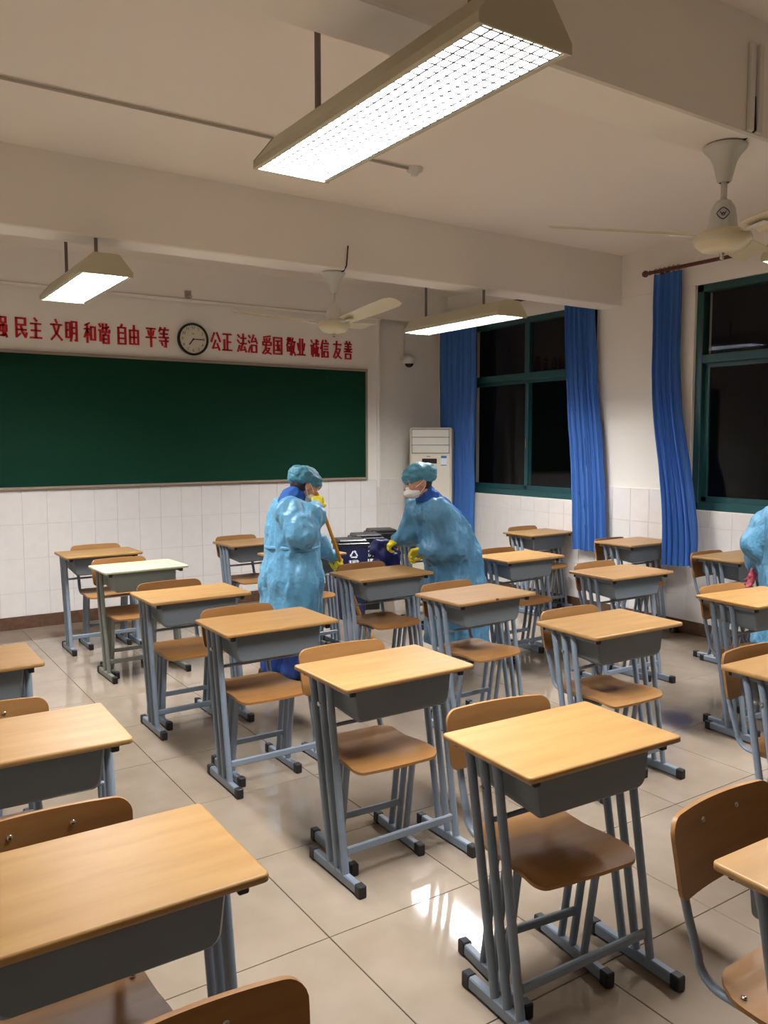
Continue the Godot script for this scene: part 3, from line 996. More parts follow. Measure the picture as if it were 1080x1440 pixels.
func clock() -> void:
	var t := thing("wall_clock", "round black-rimmed wall clock with cream face in the middle of the slogan", "clock", Vector3(2.912, 2.617, BACK))
	var B := Basis(Vector3.RIGHT, PI * 0.5)
	var st := smooth()
	lathe(st, [Vector2(0.15, 0.0), Vector2(0.153, 0.012), Vector2(0.153, 0.038), Vector2(0.146, 0.048), Vector2(0.136, 0.046), Vector2(0.132, 0.030)], 56, Vector3.ZERO, B, true)
	part("rim", done(st), "black_plastic", t)
	var f := smooth()
	lathe(f, [Vector2(0.136, 0.026), Vector2(0.136, 0.030), Vector2(0.0, 0.030)], 48, Vector3.ZERO, B, true)
	part("dial", done(f), "clock_face", t)
	var font := SystemFont.new()
	font.font_names = PackedStringArray(["Droid Sans"])
	for k in range(1, 13):
		var tm := TextMesh.new()
		tm.text = str(k)
		tm.font = font
		tm.font_size = 30
		tm.pixel_size = 0.0011
		tm.depth = 0.0012
		var n := part("numeral", tm, "black_plastic", t)
		var a := TAU * k / 12.0
		n.position = Vector3(sin(a) * 0.107, cos(a) * 0.107, 0.0306)
	for h in [[0.075, 217.5, 0.011], [0.112, 90.0, 0.008]]:
		var hs := sharp()
		cbox(hs, Vector3(0, h[0] * 0.42, 0), Vector3(h[2], h[0], 0.002), 0.0)
		var hn := part("hand", done(hs), "black_plastic", t)
		hn.position = Vector3(0, 0, 0.034 if h[0] < 0.08 else 0.0365)
		hn.rotation.z = -deg_to_rad(h[1])
	var c := smooth()
	lathe(c, [Vector2(0.009, 0.031), Vector2(0.009, 0.039), Vector2(0, 0.040)], 14, Vector3.ZERO, B, true)
	part("hub", done(c), "black_plastic", t)
	part("maker_mark", box_mesh(Vector3(0, 0.052, 0.0305), Vector3(0.026, 0.005, 0.001), 0.0), "black_plastic", t)

func security_camera() -> void:
	var t := thing("security_camera", "white dome security camera on the wall beside the chalkboard", "camera", Vector3(5.475, 2.56, BACK - 0.12))
	part("mount", box_mesh(Vector3(0, 0.03, 0.02), Vector3(0.10, 0.05, 0.04), 0.006), "white_plastic", t)
	part("arm", tube_mesh([Vector3(0, 0.04, 0.02), Vector3(0, 0.045, 0.09), Vector3(0, 0.02, 0.115)], 0.018, -1.0, 10), "white_plastic", t)
	var st := smooth()
	lathe(st, [Vector2(0.062, -0.045), Vector2(0.072, -0.035), Vector2(0.070, 0.02), Vector2(0.05, 0.04), Vector2(0, 0.045)], 28, Vector3(0, 0, 0.115))
	part("housing", done(st), "white_plastic", t)
	var d := smooth()
	lathe(d, [Vector2(0, -0.086), Vector2(0.02, -0.083), Vector2(0.036, -0.074), Vector2(0.046, -0.06), Vector2(0.05, -0.042)], 26, Vector3(0, 0, 0.115))
	part("dome", done(d), "dark_dome", t)
	part("cable_duct", box_mesh(Vector3(0, 0.225, 0.010), Vector3(0.024, 0.35, 0.016), 0.002), "white_plastic", t)

func air_conditioner() -> void:
	var t := thing("air_conditioner", "tall cream floor-standing air conditioner in the back corner behind the bending cleaner", "air conditioner", Vector3(5.50, 0, -7.33), deg_to_rad(-43))
	var W := 0.47
	part("cabinet", box_mesh(Vector3(0, 0.895, -0.15), Vector3(W, 1.79, 0.30), 0.018), "ac_white", t)
	part("front_panel", box_mesh(Vector3(0, 0.785, 0.006), Vector3(W - 0.03, 1.41, 0.018), 0.006), "ac_white", t)
	var gr := part("outlet", box_mesh(Vector3(0, 1.64, 0.002), Vector3(W - 0.05, 0.27, 0.008), 0.002), "ac_gap", t)
	for k in 3:
		part("louver_blade", box_mesh(Vector3(0, 1.553 + 0.087 * k, 0.008), Vector3(W - 0.06, 0.081, 0.010), 0.003), "ac_grille", gr)
	part("display", box_mesh(Vector3(-0.01, 1.42, 0.017), Vector3(0.165, 0.055, 0.004), 0.001), "display_dark", t)
	part("maker_mark", box_mesh(Vector3(-0.02, 1.472, 0.016), Vector3(0.04, 0.008, 0.002), 0.0), "ac_gap", t)
	var sk := part("energy_label", box_mesh(Vector3(0.150, 1.425, 0.016), Vector3(0.062, 0.108, 0.002), 0.0), "white_print", t)
	part("label_band", box_mesh(Vector3(0.150, 1.466, 0.0175), Vector3(0.062, 0.026, 0.001), 0.0), "sticker_blue", sk)
	part("label_band", box_mesh(Vector3(0.150, 1.376, 0.0175), Vector3(0.062, 0.009, 0.001), 0.0), "sticker_blue", sk)
	part("intake", box_mesh(Vector3(0, 0.05, 0.004), Vector3(W - 0.06, 0.06, 0.01), 0.002), "ac_gap", t)

func waste_bin(x: float, z: float, turn: float, label: String, colour: String, words: Array) -> void:
	var t := thing("waste_bin", label, "bin", Vector3(x, 0, z), deg_to_rad(turn), "sorting bins by the back wall")
	var st := sharp()
	var lo := 0.115
	var hi := 0.145
	var P := []
	for l in [[0.0, lo], [0.68, hi]]:
		var ring := []
		for c in [[1, 1], [-1, 1], [-1, -1], [1, -1]]:
			for k in 4:
				var base: float = [0.0, 0.5, 1.0, 1.5][[[1, 1], [-1, 1], [-1, -1], [1, -1]].find(c)] * PI
				var a := base + PI * 0.5 * k / 3.0
				ring.append(Vector3(c[0] * (l[1] - 0.03) + cos(a) * 0.03, l[0], -(c[1] * (l[1] - 0.03) + sin(a) * 0.03)))
		P.append(ring)
	st.set_smooth_group(0)
	for k in 16:
		var j := (k + 1) % 16
		quad(st, P[0][k], P[0][j], P[1][j], P[1][k])
	st.set_smooth_group(-1)
	for k in range(1, 15):
		tri3(st, P[0][0], P[0][k + 1], P[0][k])
		tri3(st, P[1][0], P[1][k], P[1][k + 1])
	part("body", done(st), colour, t)
	var lid := sharp()
	cbox(lid, Vector3(0, 0.695, 0), Vector3(0.305, 0.035, 0.305), 0.008)
	cbox(lid, Vector3(0, 0.722, -0.01), Vector3(0.27, 0.035, 0.25), 0.012)
	part("lid", done(lid), "black_plastic", t)
	var pr := sharp()
	var zf := 0.146
	# three-arrow triangle
	for k in 3:
		var a := TAU * k / 3 + PI / 2
		var b := TAU * (k + 1) / 3 + PI / 2
		var A := Vector2(cos(a), sin(a)) * 0.045
		var Bq := Vector2(cos(b), sin(b)) * 0.045
		var d := (Bq - A).normalized()
		var nn := Vector2(-d.y, d.x) * 0.006
		prism(pr, PackedVector2Array([A + d * 0.012 - nn, Bq - d * 0.022 - nn, Bq - d * 0.022 + nn, A + d * 0.012 + nn]), 0.003, Transform3D(Basis(), Vector3(0, 0.605, zf - 0.003)))
		prism(pr, PackedVector2Array([Bq - d * 0.024 - nn * 2.2, Bq - d * 0.004, Bq - d * 0.024 + nn * 2.2]), 0.003, Transform3D(Basis(), Vector3(0, 0.605, zf - 0.003)))
	part("recycling_mark", done(pr), "white_print", t)
	for i in words.size():
		var ws := sharp()
		strokes(ws, words[i], Vector3((i - (words.size() - 1) * 0.5) * 0.034, 0.542, zf - 0.006), 0.028, 0.030, 0.005, 0.004)
		part("label_character", done(ws), "white_print", t)
	for i in 4:
		part("pictogram", box_mesh(Vector3((i - 1.5) * 0.038, 0.49, zf - 0.008), Vector3(0.029, 0.030, 0.004), 0.0), "white_print", t)

func conduits() -> void:
	var a := thing("cable_conduit", "thin grey conduit running across the ceiling to a round rosette", "conduit")
	part("pipe", tube_mesh([Vector3(-0.6, 3.288, -4.21), Vector3(3.0, 3.288, -4.21)], 0.008, -1.0, 8, Vector3.UP), "conduit_grey", a)
	part("rosette", lathe_mesh([Vector2(0, -0.045), Vector2(0.02, -0.045), Vector2(0.026, -0.028), Vector2(0.048, -0.02), Vector2(0.052, 0)], 20), "white_plastic", a).position = Vector3(3.03, 3.299, -4.21)
	var b := thing("cable_conduit", "white cable duct running down the near beam to the large ceiling fan", "conduit")
	part("duct", box_mesh(Vector3(3.085, 3.03, -2.008), Vector3(0.03, 0.34, 0.018), 0.003), "white_plastic", b)
	part("duct", box_mesh(Vector3(3.14, 3.03, -2.008), Vector3(0.03, 0.34, 0.018), 0.003), "white_plastic", b)
	part("wire", tube_mesh([Vector3(3.115, 3.0, -2.012), Vector3(3.118, 2.87, -2.008), Vector3(3.12, 2.845, -2.06), Vector3(3.12, 2.842, -2.10)], 0.005, -1.0, 6), "black_rubber", b)
	var c := thing("cable_conduit", "short dark wire down the far beam to the small ceiling fan", "conduit")
	part("wire", tube_mesh([Vector3(3.10, 3.02, -5.112), Vector3(3.085, 2.88, -5.108), Vector3(3.075, 2.845, -5.13), Vector3(3.07, 2.843, -5.16)], 0.005, -1.0, 6), "black_rubber", c)
	var d := thing("ceiling_hook", "small grey mounting bracket high on the back wall above the clock", "bracket")
	part("plate", box_mesh(Vector3(2.86, 3.03, BACK + 0.05), Vector3(0.06, 0.07, 0.02), 0.004), "conduit_grey", d)
	part("arm", box_mesh(Vector3(2.86, 3.00, BACK + 0.09), Vector3(0.03, 0.02, 0.09), 0.004), "conduit_grey", d)

func furniture() -> void:
	# column nearest the corridor
	desk(0.40, -1.664, -0.4, "school desk cut off at the lower left corner, largest top in view", "beech_top_0")
	desk(0.405, -2.596, -1.5, "school desk at the left edge, second back from the lower left corner", "beech_top_1")
	desk(0.36, -3.629, 0, "school desk at the left edge, farthest back of three cut off there", "beech_top_2")
	chair(0.385, -0.84, 0, "plywood chair whose back just shows at the bottom edge of the frame", "plywood_0", true)
	chair(0.35, -1.664, -0.4, "plywood chair tucked under the large desk at the lower left corner", "plywood_0", true)
	chair(0.345, -2.596, -1.5, "plywood chair with bolted back at the left edge behind the second corner desk", "plywood_1", true)
	chair(0.34, -3.60, 0, "plywood chair under the farthest desk at the left edge", "plywood_2")
	# second column: runs from the right foreground to the back wall at left
	desk(1.775, -0.79, -1.5, "school desk cut off at the lower right corner", "beech_top_1")
	desk(1.768, -1.70, -2.1, "nearest whole school desk, right of centre in the foreground", "beech_top_0")
	desk(1.759, -2.643, 0.4, "school desk at mid picture directly behind the nearest whole desk", "beech_top_3")
	desk(1.735, -3.654, -0.1, "school desk left of centre with the mopping cleaner right behind it", "beech_top_2")
	desk(1.691, -4.581, 0.8, "school desk at left just in front of the pale-topped desk", "beech_top_1")
	desk(1.763, -5.809, 1.7, "odd school desk with a pale cream top and olive grey frame", "pale_top", 0.76, true)
	desk(1.719, -6.71, 0, "farthest left school desk, closest to the tiled back wall", "beech_top_0")
	chair(1.725, -0.86, 1.5, "plywood chair pulled out at the lower right corner, bolts on its back", "plywood_1", true)
	chair(1.723, -1.70, -7.0, "plywood chair tucked under the nearest whole desk", "plywood_1")
	chair(1.712, -2.643, -3.0, "plywood chair under the desk at mid picture", "plywood_0")
	chair(1.685, -3.63, -0.1, "plywood chair under the desk in front of the mopping cleaner", "plywood_2")
	chair(1.66, -4.581, 0.8, "plywood chair under the desk in front of the pale-topped desk", "plywood_0")
	chair(1.70, -5.78, 1.7, "plywood chair with olive grey frame under the pale-topped desk", "plywood_2", false, true)
	chair(1.76, -6.69, 0, "plywood chair under the farthest left desk by the back wall", "plywood_1")
	# third column
	desk(3.14, -1.70, -1, "school desk at the right edge behind the lower right corner desk", "beech_top_2")
	desk(3.092, -2.671, -1.5, "school desk right of centre behind the nearest whole desk", "beech_top_1")
	var worn := desk(3.055, -3.63, 2.8, "school desk with a chipped front edge in front of the leaning cleaner", "beech_top_3")
	part("edge_chip", box_mesh(Vector3(-0.02, 0.754, 0.1965), Vector3(0.022, 0.0135, 0.008), 0.002), "rod_wood", worn, "dark chip in the front edge")
	desk(3.027, -4.576, 1.8, "school desk between the two gowned cleaners, in front of the bins", "beech_top_2")
	desk(3.04, -5.74, 0, "school desk partly hidden behind the mopping cleaner's gown", "beech_top_1")
	desk(3.04, -6.66, 3, "school desk by the back wall left of the mopping cleaner", "beech_top_3")
	chair(3.095, -1.66, -1, "plywood chair at the right edge under the desk cut off there", "plywood_2")
	chair(3.06, -2.64, -1.5, "plywood chair right of centre, its tan back left of the desk top", "plywood_1")
	chair(3.04, -3.60, 2.8, "plywood chair under the chipped desk, shaded seat", "plywood_0")
	chair(3.03, -4.56, 1.8, "plywood chair under the desk between the two cleaners", "plywood_2")
	chair(3.04, -5.70, 0, "plywood chair under the desk hidden behind the mopping cleaner", "plywood_1")
	chair(3.0, -6.64, 3, "plywood chair by the back wall left of the mopping cleaner", "plywood_0")
	# fourth column
	desk(4.33, -2.66, -4, "bright-topped school desk at the right edge in front of the pink glove", "beech_top_0")
	desk(4.398, -3.706, -1.1, "school desk at right between the bright edge desk and the flared curtain", "beech_top_3")
	desk(4.348, -4.657, 0.9, "school desk right behind the leaning cleaner's back", "beech_top_1")
	desk(4.46, -5.93, 0, "school desk almost hidden by the leaning cleaner, below the corner curtain", "beech_top_2")
	chair(4.30, -2.62, -4, "plywood chair under the bright-topped desk at the right edge", "plywood_0")
	chair(4.40, -3.68, -1.1, "plywood chair under the desk in front of the flared curtain", "plywood_1")
	chair(4.33, -4.63, 0.9, "plywood chair under the desk behind the leaning cleaner", "plywood_2")
	chair(4.44, -5.90, 0, "plywood chair almost hidden by the leaning cleaner", "plywood_0")
	# column against the windows
	desk(5.665, -5.79, 2, "farthest school desk below the window beside the back corner", "beech_top_2")
	desk(5.665, -4.63, 1, "school desk against the window wall between two blue curtains", "beech_top_3", 0.785)
	desk(5.60, -3.61, 0, "school desk below the right window, pink glove in front of it", "beech_top_1", 0.78)
	chair(5.69, -5.77, 2, "plywood chair under the farthest window-side desk", "plywood_1")
	chair(5.62, -4.60, 1, "plywood chair against the window wall between two blue curtains", "plywood_0")
	chair(5.54, -3.58, 0, "plywood chair below the right window", "plywood_2")

# ---------------------------------------------------------------- bodies and cloth: smooth-union fields meshed as surface nets
class Field:
	var prims := []
	var cell := 0.012
	var k := 0.03
	var folds: FastNoiseLite
	var amp := 0.0
	var stretch := Vector3.ONE
	var cut_low := -1e9
	var V := PackedVector3Array()
	var I := PackedInt32Array()

	func cap(a: Vector3, b: Vector3, ra: float, rb: float) -> void:
		prims.append([0, a, b, ra, rb])

	func chain(pts: Array, radii: Array) -> void:
		for i in pts.size() - 1:
			cap(pts[i], pts[i + 1], radii[i], radii[i + 1])

	func ball(c: Vector3, r: Vector3, basis := Basis()) -> void:
		prims.append([1, c, r, basis.inverse()])

	func crease(s: int, a: float, st: Vector3) -> void:
		folds = FastNoiseLite.new()
		folds.seed = s
		folds.frequency = 1.0
		folds.fractal_type = FastNoiseLite.FRACTAL_FBM
		folds.fractal_octaves = 2
		amp = a
		stretch = st

	func mesh(xf := Transform3D()) -> void:
		if prims.is_empty():
			return
		var lo := Vector3.INF
		var hi := -Vector3.INF
		for p in prims:
			var r: float = maxf(p[3], p[4]) if p[0] == 0 else maxf(p[2].x, maxf(p[2].y, p[2].z))
			var q: Vector3 = p[2] if p[0] == 0 else p[1]
			lo = lo.min(p[1] - Vector3.ONE * r).min(q - Vector3.ONE * r)
			hi = hi.max(p[1] + Vector3.ONE * r).max(q + Vector3.ONE * r)
		var pad := 3.0 * cell + amp
		lo -= Vector3.ONE * pad
		hi += Vector3.ONE * pad
		var nx := int((hi.x - lo.x) / cell) + 2
		var ny := int((hi.y - lo.y) / cell) + 2
		var nz := int((hi.z - lo.z) / cell) + 2
		var phi := PackedFloat32Array()
		phi.resize(nx * ny * nz)
		phi.fill(1.0)
		for p in prims:
			var isball: bool = p[0] == 1
			var r: float = maxf(p[2].x, maxf(p[2].y, p[2].z)) if isball else maxf(p[3], p[4])
			r += k + 2.5 * cell + amp
			var a: Vector3 = p[1]
			var b: Vector3 = p[1] if isball else p[2]
			var s0 := ((a.min(b) - Vector3.ONE * r - lo) / cell).floor().max(Vector3.ZERO)
			var s1 := ((a.max(b) + Vector3.ONE * r - lo) / cell).ceil()
			var x1 := mini(int(s1.x), nx - 1)
			var y1 := mini(int(s1.y), ny - 1)
			var z1 := mini(int(s1.z), nz - 1)
			var ab := b - a
			var len2 := maxf(ab.length_squared(), 1e-9)
			var ra: float = 0.0 if isball else p[3]
			var rb: float = 0.0 if isball else p[4]
			for zi in range(int(s0.z), z1 + 1):
				for yi in range(int(s0.y), y1 + 1):
					var at := (zi * ny + yi) * nx
					for xi in range(int(s0.x), x1 + 1):
						var q := lo + Vector3(xi, yi, zi) * cell
						var d: float
						if isball:
							q = p[3] * (q - a)
							var k0: float = (q / p[2]).length()
							var k1: float = (q / (p[2] * p[2])).length()
							d = k0 * (k0 - 1.0) / maxf(k1, 1e-6)
						else:
							var t := clampf((q - a).dot(ab) / len2, 0.0, 1.0)
							d = q.distance_to(a + ab * t) - lerpf(ra, rb, t)
						var o := phi[at + xi]
						var h := maxf(k - absf(d - o), 0.0) / k
						phi[at + xi] = minf(d, o) - h * h * k * 0.25
		if amp > 0.0 or cut_low > -1e8:
			for zi in nz:
				for yi in ny:
					var at := (zi * ny + yi) * nx
					var y := lo.y + yi * cell
					for xi in nx:
						var d := phi[at + xi]
						if d < 0.06:
							if amp > 0.0 and d > -0.06:
								var q := (lo + Vector3(xi, yi, zi) * cell) * stretch
								d += amp * folds.get_noise_3dv(q)
							phi[at + xi] = maxf(d, cut_low - y)
		var idx := PackedInt32Array()
		idx.resize(nx * ny * nz)
		idx.fill(-1)
		var step := [1, nx, nx * ny]
		var near := cell * 3.2
		for zi in nz - 1:
			for yi in ny - 1:
				for xi in nx - 1:
					var at := (zi * ny + yi) * nx + xi
					if absf(phi[at]) > near:
						continue
					var sum := Vector3.ZERO
					var n := 0
					for e in 12:
						var ax := e >> 2
						var u := (e & 1) as int
						var w := (e >> 1) & 1
						var o: int
						var base: Vector3
						if ax == 0:
							o = at + u * nx + w * nx * ny
							base = Vector3(0, u, w)
						elif ax == 1:
							o = at + u + w * nx * ny
							base = Vector3(u, 0, w)
						else:
							o = at + u + w * nx
							base = Vector3(u, w, 0)
						var f0 := phi[o]
						var f1 := phi[o + step[ax]]
						if (f0 < 0.0) != (f1 < 0.0):
							base[ax] = f0 / (f0 - f1)
							sum += base
							n += 1
					if n:
						idx[at] = V.size()
						V.append(xf * (lo + (Vector3(xi, yi, zi) + sum / n) * cell))
		for zi in range(1, nz - 1):
			for yi in range(1, ny - 1):
				for xi in range(1, nx - 1):
					var at := (zi * ny + yi) * nx + xi
					var f0 := phi[at]
					if absf(f0) > near:
						continue
					for ax in 3:
						var f1 := phi[at + step[ax]]
						if (f0 < 0.0) == (f1 < 0.0):
							continue
						var s1: int = step[(ax + 1) % 3]
						var s2: int = step[(ax + 2) % 3]
						var a := idx[at - s1 - s2]
						var b := idx[at - s2]
						var c := idx[at]
						var d := idx[at - s1]
						if a < 0 or b < 0 or c < 0 or d < 0:
							continue
						if f0 < 0.0:
							for v in [a, c, b, a, d, c]:
								I.append(v)
						else:
							for v in [a, b, c, a, c, d]:
								I.append(v)

	func commit() -> ArrayMesh:
		var N := PackedVector3Array()
		N.resize(V.size())
		for t in range(0, I.size(), 3):
			var n := (V[I[t + 2]] - V[I[t]]).cross(V[I[t + 1]] - V[I[t]])
			for j in 3:
				N[I[t + j]] += n
		for i in N.size():
			N[i] = N[i].normalized()
		var arr := []
		arr.resize(Mesh.ARRAY_MAX)
		arr[Mesh.ARRAY_VERTEX] = V
		arr[Mesh.ARRAY_NORMAL] = N
		arr[Mesh.ARRAY_INDEX] = I
		var m := ArrayMesh.new()
		m.add_surface_from_arrays(Mesh.PRIMITIVE_TRIANGLES, arr)
		return m

func field(cell: float, k: float) -> Field:
	var f := Field.new()
	f.cell = cell
	f.k = k
	return f

# a frame whose x looks along dir and whose y is as near as possible to up
func frame(at: Vector3, dir: Vector3, up: Vector3) -> Transform3D:
	var x := dir.normalized()
	var z := x.cross(up).normalized()
	return Transform3D(Basis(x, z.cross(x), z), at)

# gloved hand: x from wrist to knuckles, y out of the back of the hand, thumb towards z * side
func glove(wrist: Vector3, dir: Vector3, back: Vector3, side: float, curl: Array, colour: String, who: Node3D, thumb_in := 0.5) -> void:
	var xf := frame(wrist, dir, back)
	var f := field(0.0042, 0.010)
	f.cap(Vector3(-0.075, 0, 0), Vector3(-0.03, 0, 0), 0.041, 0.034)
	f.cap(Vector3(-0.03, 0, 0), Vector3(0.012, 0, 0), 0.033, 0.026)
	var off := [0.031, 0.010, -0.011, -0.030]
	var kx := [0.083, 0.088, 0.084, 0.076]
	var lens := [[0.042, 0.026, 0.021], [0.046, 0.030, 0.023], [0.042, 0.028, 0.021], [0.033, 0.021, 0.018]]
	for i in 4:
		var z: float = off[i] * side
		f.cap(Vector3(0.012, 0, z * 0.65), Vector3(kx[i], 0, z), 0.0155, 0.0115)
		var p := Vector3(kx[i], 0, z)
		var a := 0.0
		for j in 3:
			a += deg_to_rad(curl[j] + 3.0 * i)
			var q: Vector3 = p + Vector3(cos(a), -sin(a), -0.03 * side * (i - 1.2) * -1.0 * 0.3) * lens[i][j]
			f.cap(p, q, 0.0102 - 0.0006 * j, 0.0096 - 0.0006 * j)
			p = q
	var t0 := Vector3(0.018, -0.008, 0.026 * side)
	var t1 := Vector3(0.046, -0.022, 0.050 * side)
	var t2 := Vector3(0.074, -0.030 - 0.018 * thumb_in, (0.056 - 0.018 * thumb_in) * side)
	var t3 := Vector3(0.094, -0.036 - 0.026 * thumb_in, (0.052 - 0.034 * thumb_in) * side)
	f.chain([t0, t1, t2, t3], [0.017, 0.0125, 0.011, 0.0095])
	f.mesh(xf)
	part("glove", f.commit(), colour, who)

# head in its own frame: x forward, y up, z to the person's right
func head_into(body: Field, xf: Transform3D) -> void:
	var f := field(0.0055, 0.018)
	f.ball(Vector3(-0.012, 0.022, 0), Vector3(0.094, 0.098, 0.075))
	f.ball(Vector3(0.025, -0.03, 0), Vector3(0.066, 0.075, 0.062))
	f.cap(Vector3(0.03, -0.065, 0), Vector3(0.062, -0.088, 0), 0.046, 0.026)
	f.cap(Vector3(0.084, -0.005, 0), Vector3(0.105, -0.034, 0), 0.009, 0.0135)
	f.cap(Vector3(0.077, 0.026, -0.034), Vector3(0.077, 0.026, 0.034), 0.014, 0.014)
	for s in [-1, 1]:
		f.ball(Vector3(0.058, -0.028, 0.036 * s), Vector3(0.024, 0.022, 0.022))
		f.ball(Vector3(-0.008, -0.012, 0.076 * s), Vector3(0.02, 0.032, 0.010))
		f.ball(Vector3(0.082, -0.066, 0.012 * s), Vector3(0.012, 0.007, 0.016))
	f.cap(Vector3(-0.02, -0.05, 0), Vector3(-0.045, -0.16, 0), 0.054, 0.058)
	f.mesh(xf)
	var base := body.V.size()
	body.V.append_array(f.V)
	for i in f.I:
		body.I.append(i + base)

func cap_and_mask(who: Node3D, xf: Transform3D, sag: float) -> void:
	var ha := field(0.006, 0.02)
	ha.ball(Vector3(-0.035, -0.005, 0), Vector3(0.072, 0.085, 0.077))
	ha.mesh(xf)
	part("hair", ha.commit(), "hair_black", who)
	var ca := field(0.006, 0.03)
	ca.ball(Vector3(-0.022, 0.048, 0), Vector3(0.116, 0.076, 0.098))
	ca.ball(Vector3(-0.062, 0.026, 0), Vector3(0.082 + sag, 0.068, 0.088))
	ca.cap(Vector3(0.055, 0.04, 0), Vector3(0.065, 0.038, 0), 0.052, 0.040)
	ca.crease(31, 0.012, Vector3(14, 22, 14))
	ca.mesh(xf)
	part("surgical_cap", ca.commit(), "cap_teal", who)
	var ma := field(0.0045, 0.02)
	ma.ball(Vector3(0.052, -0.062, 0), Vector3(0.062, 0.052, 0.062))
	ma.cap(Vector3(0.09, -0.035, 0), Vector3(0.098, -0.055, 0), 0.02, 0.026)
	ma.crease(5, 0.006, Vector3(4, 40, 4))
	ma.mesh(xf)
	var mask := part("face_mask", ma.commit(), "mask_white", who)
	for s in [-1, 1]:
		var st := sharp()
		tube(st, [xf * Vector3(0.06, -0.03, 0.055 * s), xf * Vector3(0.02, -0.008, 0.078 * s), xf * Vector3(-0.015, 0.012, 0.086 * s)], 0.0025, 0.0025, 6, Vector3.UP)
		tube(st, [xf * Vector3(0.04, -0.085, 0.055 * s), xf * Vector3(0.01, -0.06, 0.07 * s), xf * Vector3(-0.015, -0.035, 0.083 * s)], 0.0025, 0.0025, 6, Vector3.UP)
		part("ear_loop", done(st), "mask_white", mask)
		var ey := smooth()
		lathe(ey, [Vector2(0, -0.012), Vector2(0.0085, -0.0085), Vector2(0.012, 0), Vector2(0.0085, 0.0085), Vector2(0, 0.012)], 12, xf * Vector3(0.077, 0.008, 0.030 * s))
		var eye := part("eye", done(ey), "eye_white", who)
		var ir := smooth()
		lathe(ir, [Vector2(0, -0.006), Vector2(0.0045, -0.004), Vector2(0.006, 0), Vector2(0.0045, 0.004), Vector2(0, 0.006)], 10, xf * Vector3(0.085, 0.007, 0.031 * s))
		part("iris", done(ir), "hair_black", eye)

func leg_pair(body: Field, tr: Field, who: Node3D, hips: Array, knees: Array, ankles: Array, toes: Array) -> void:
	for i in 2:
		body.chain([hips[i], knees[i], ankles[i]], [0.075, 0.05, 0.035])
		body.cap(ankles[i], ankles[i].lerp(toes[i] + Vector3(0, 0.025, 0), 0.55), 0.034, 0.024)
		tr.chain([hips[i], knees[i], ankles[i] + Vector3(0, 0.0, 0)], [0.098, 0.082, 0.078])
		var sh := field(0.006, 0.02)
		var fwd: Vector3 = (toes[i] - ankles[i]) * Vector3(1, 0, 1)
		fwd = fwd.normalized()
		var a: Vector3 = Vector3(ankles[i].x, 0.045, ankles[i].z)
		sh.cap(a - fwd * 0.045, a + fwd * 0.10, 0.046, 0.043)
		sh.cap(a + fwd * 0.10, a + fwd * 0.165 + Vector3(0, -0.008, 0), 0.042, 0.034)
		sh.cap(a, a + Vector3(0, 0.06, 0), 0.048, 0.046)
		sh.cap(a + Vector3(0, 0.04, 0), a + fwd * 0.09, 0.044, 0.042)
		sh.cut_low = 0.002
		sh.mesh()
		part("shoe", sh.commit(), "shoe_black", who)

func belt(who: Node3D, c: Vector3, rx: float, rz: float, turn: float, colour: String) -> void:
	var st := sharp()
	var pts := []
	for k in 41:
		var a := TAU * k / 40
		pts.append(c + Basis(Vector3.UP, turn) * Vector3(cos(a) * rx, 0.006 * sin(3 * a), sin(a) * rz))
	tube(st, pts, 0.012, 0.005, 8, Vector3.UP)
	part("belt", done(st), colour, who)

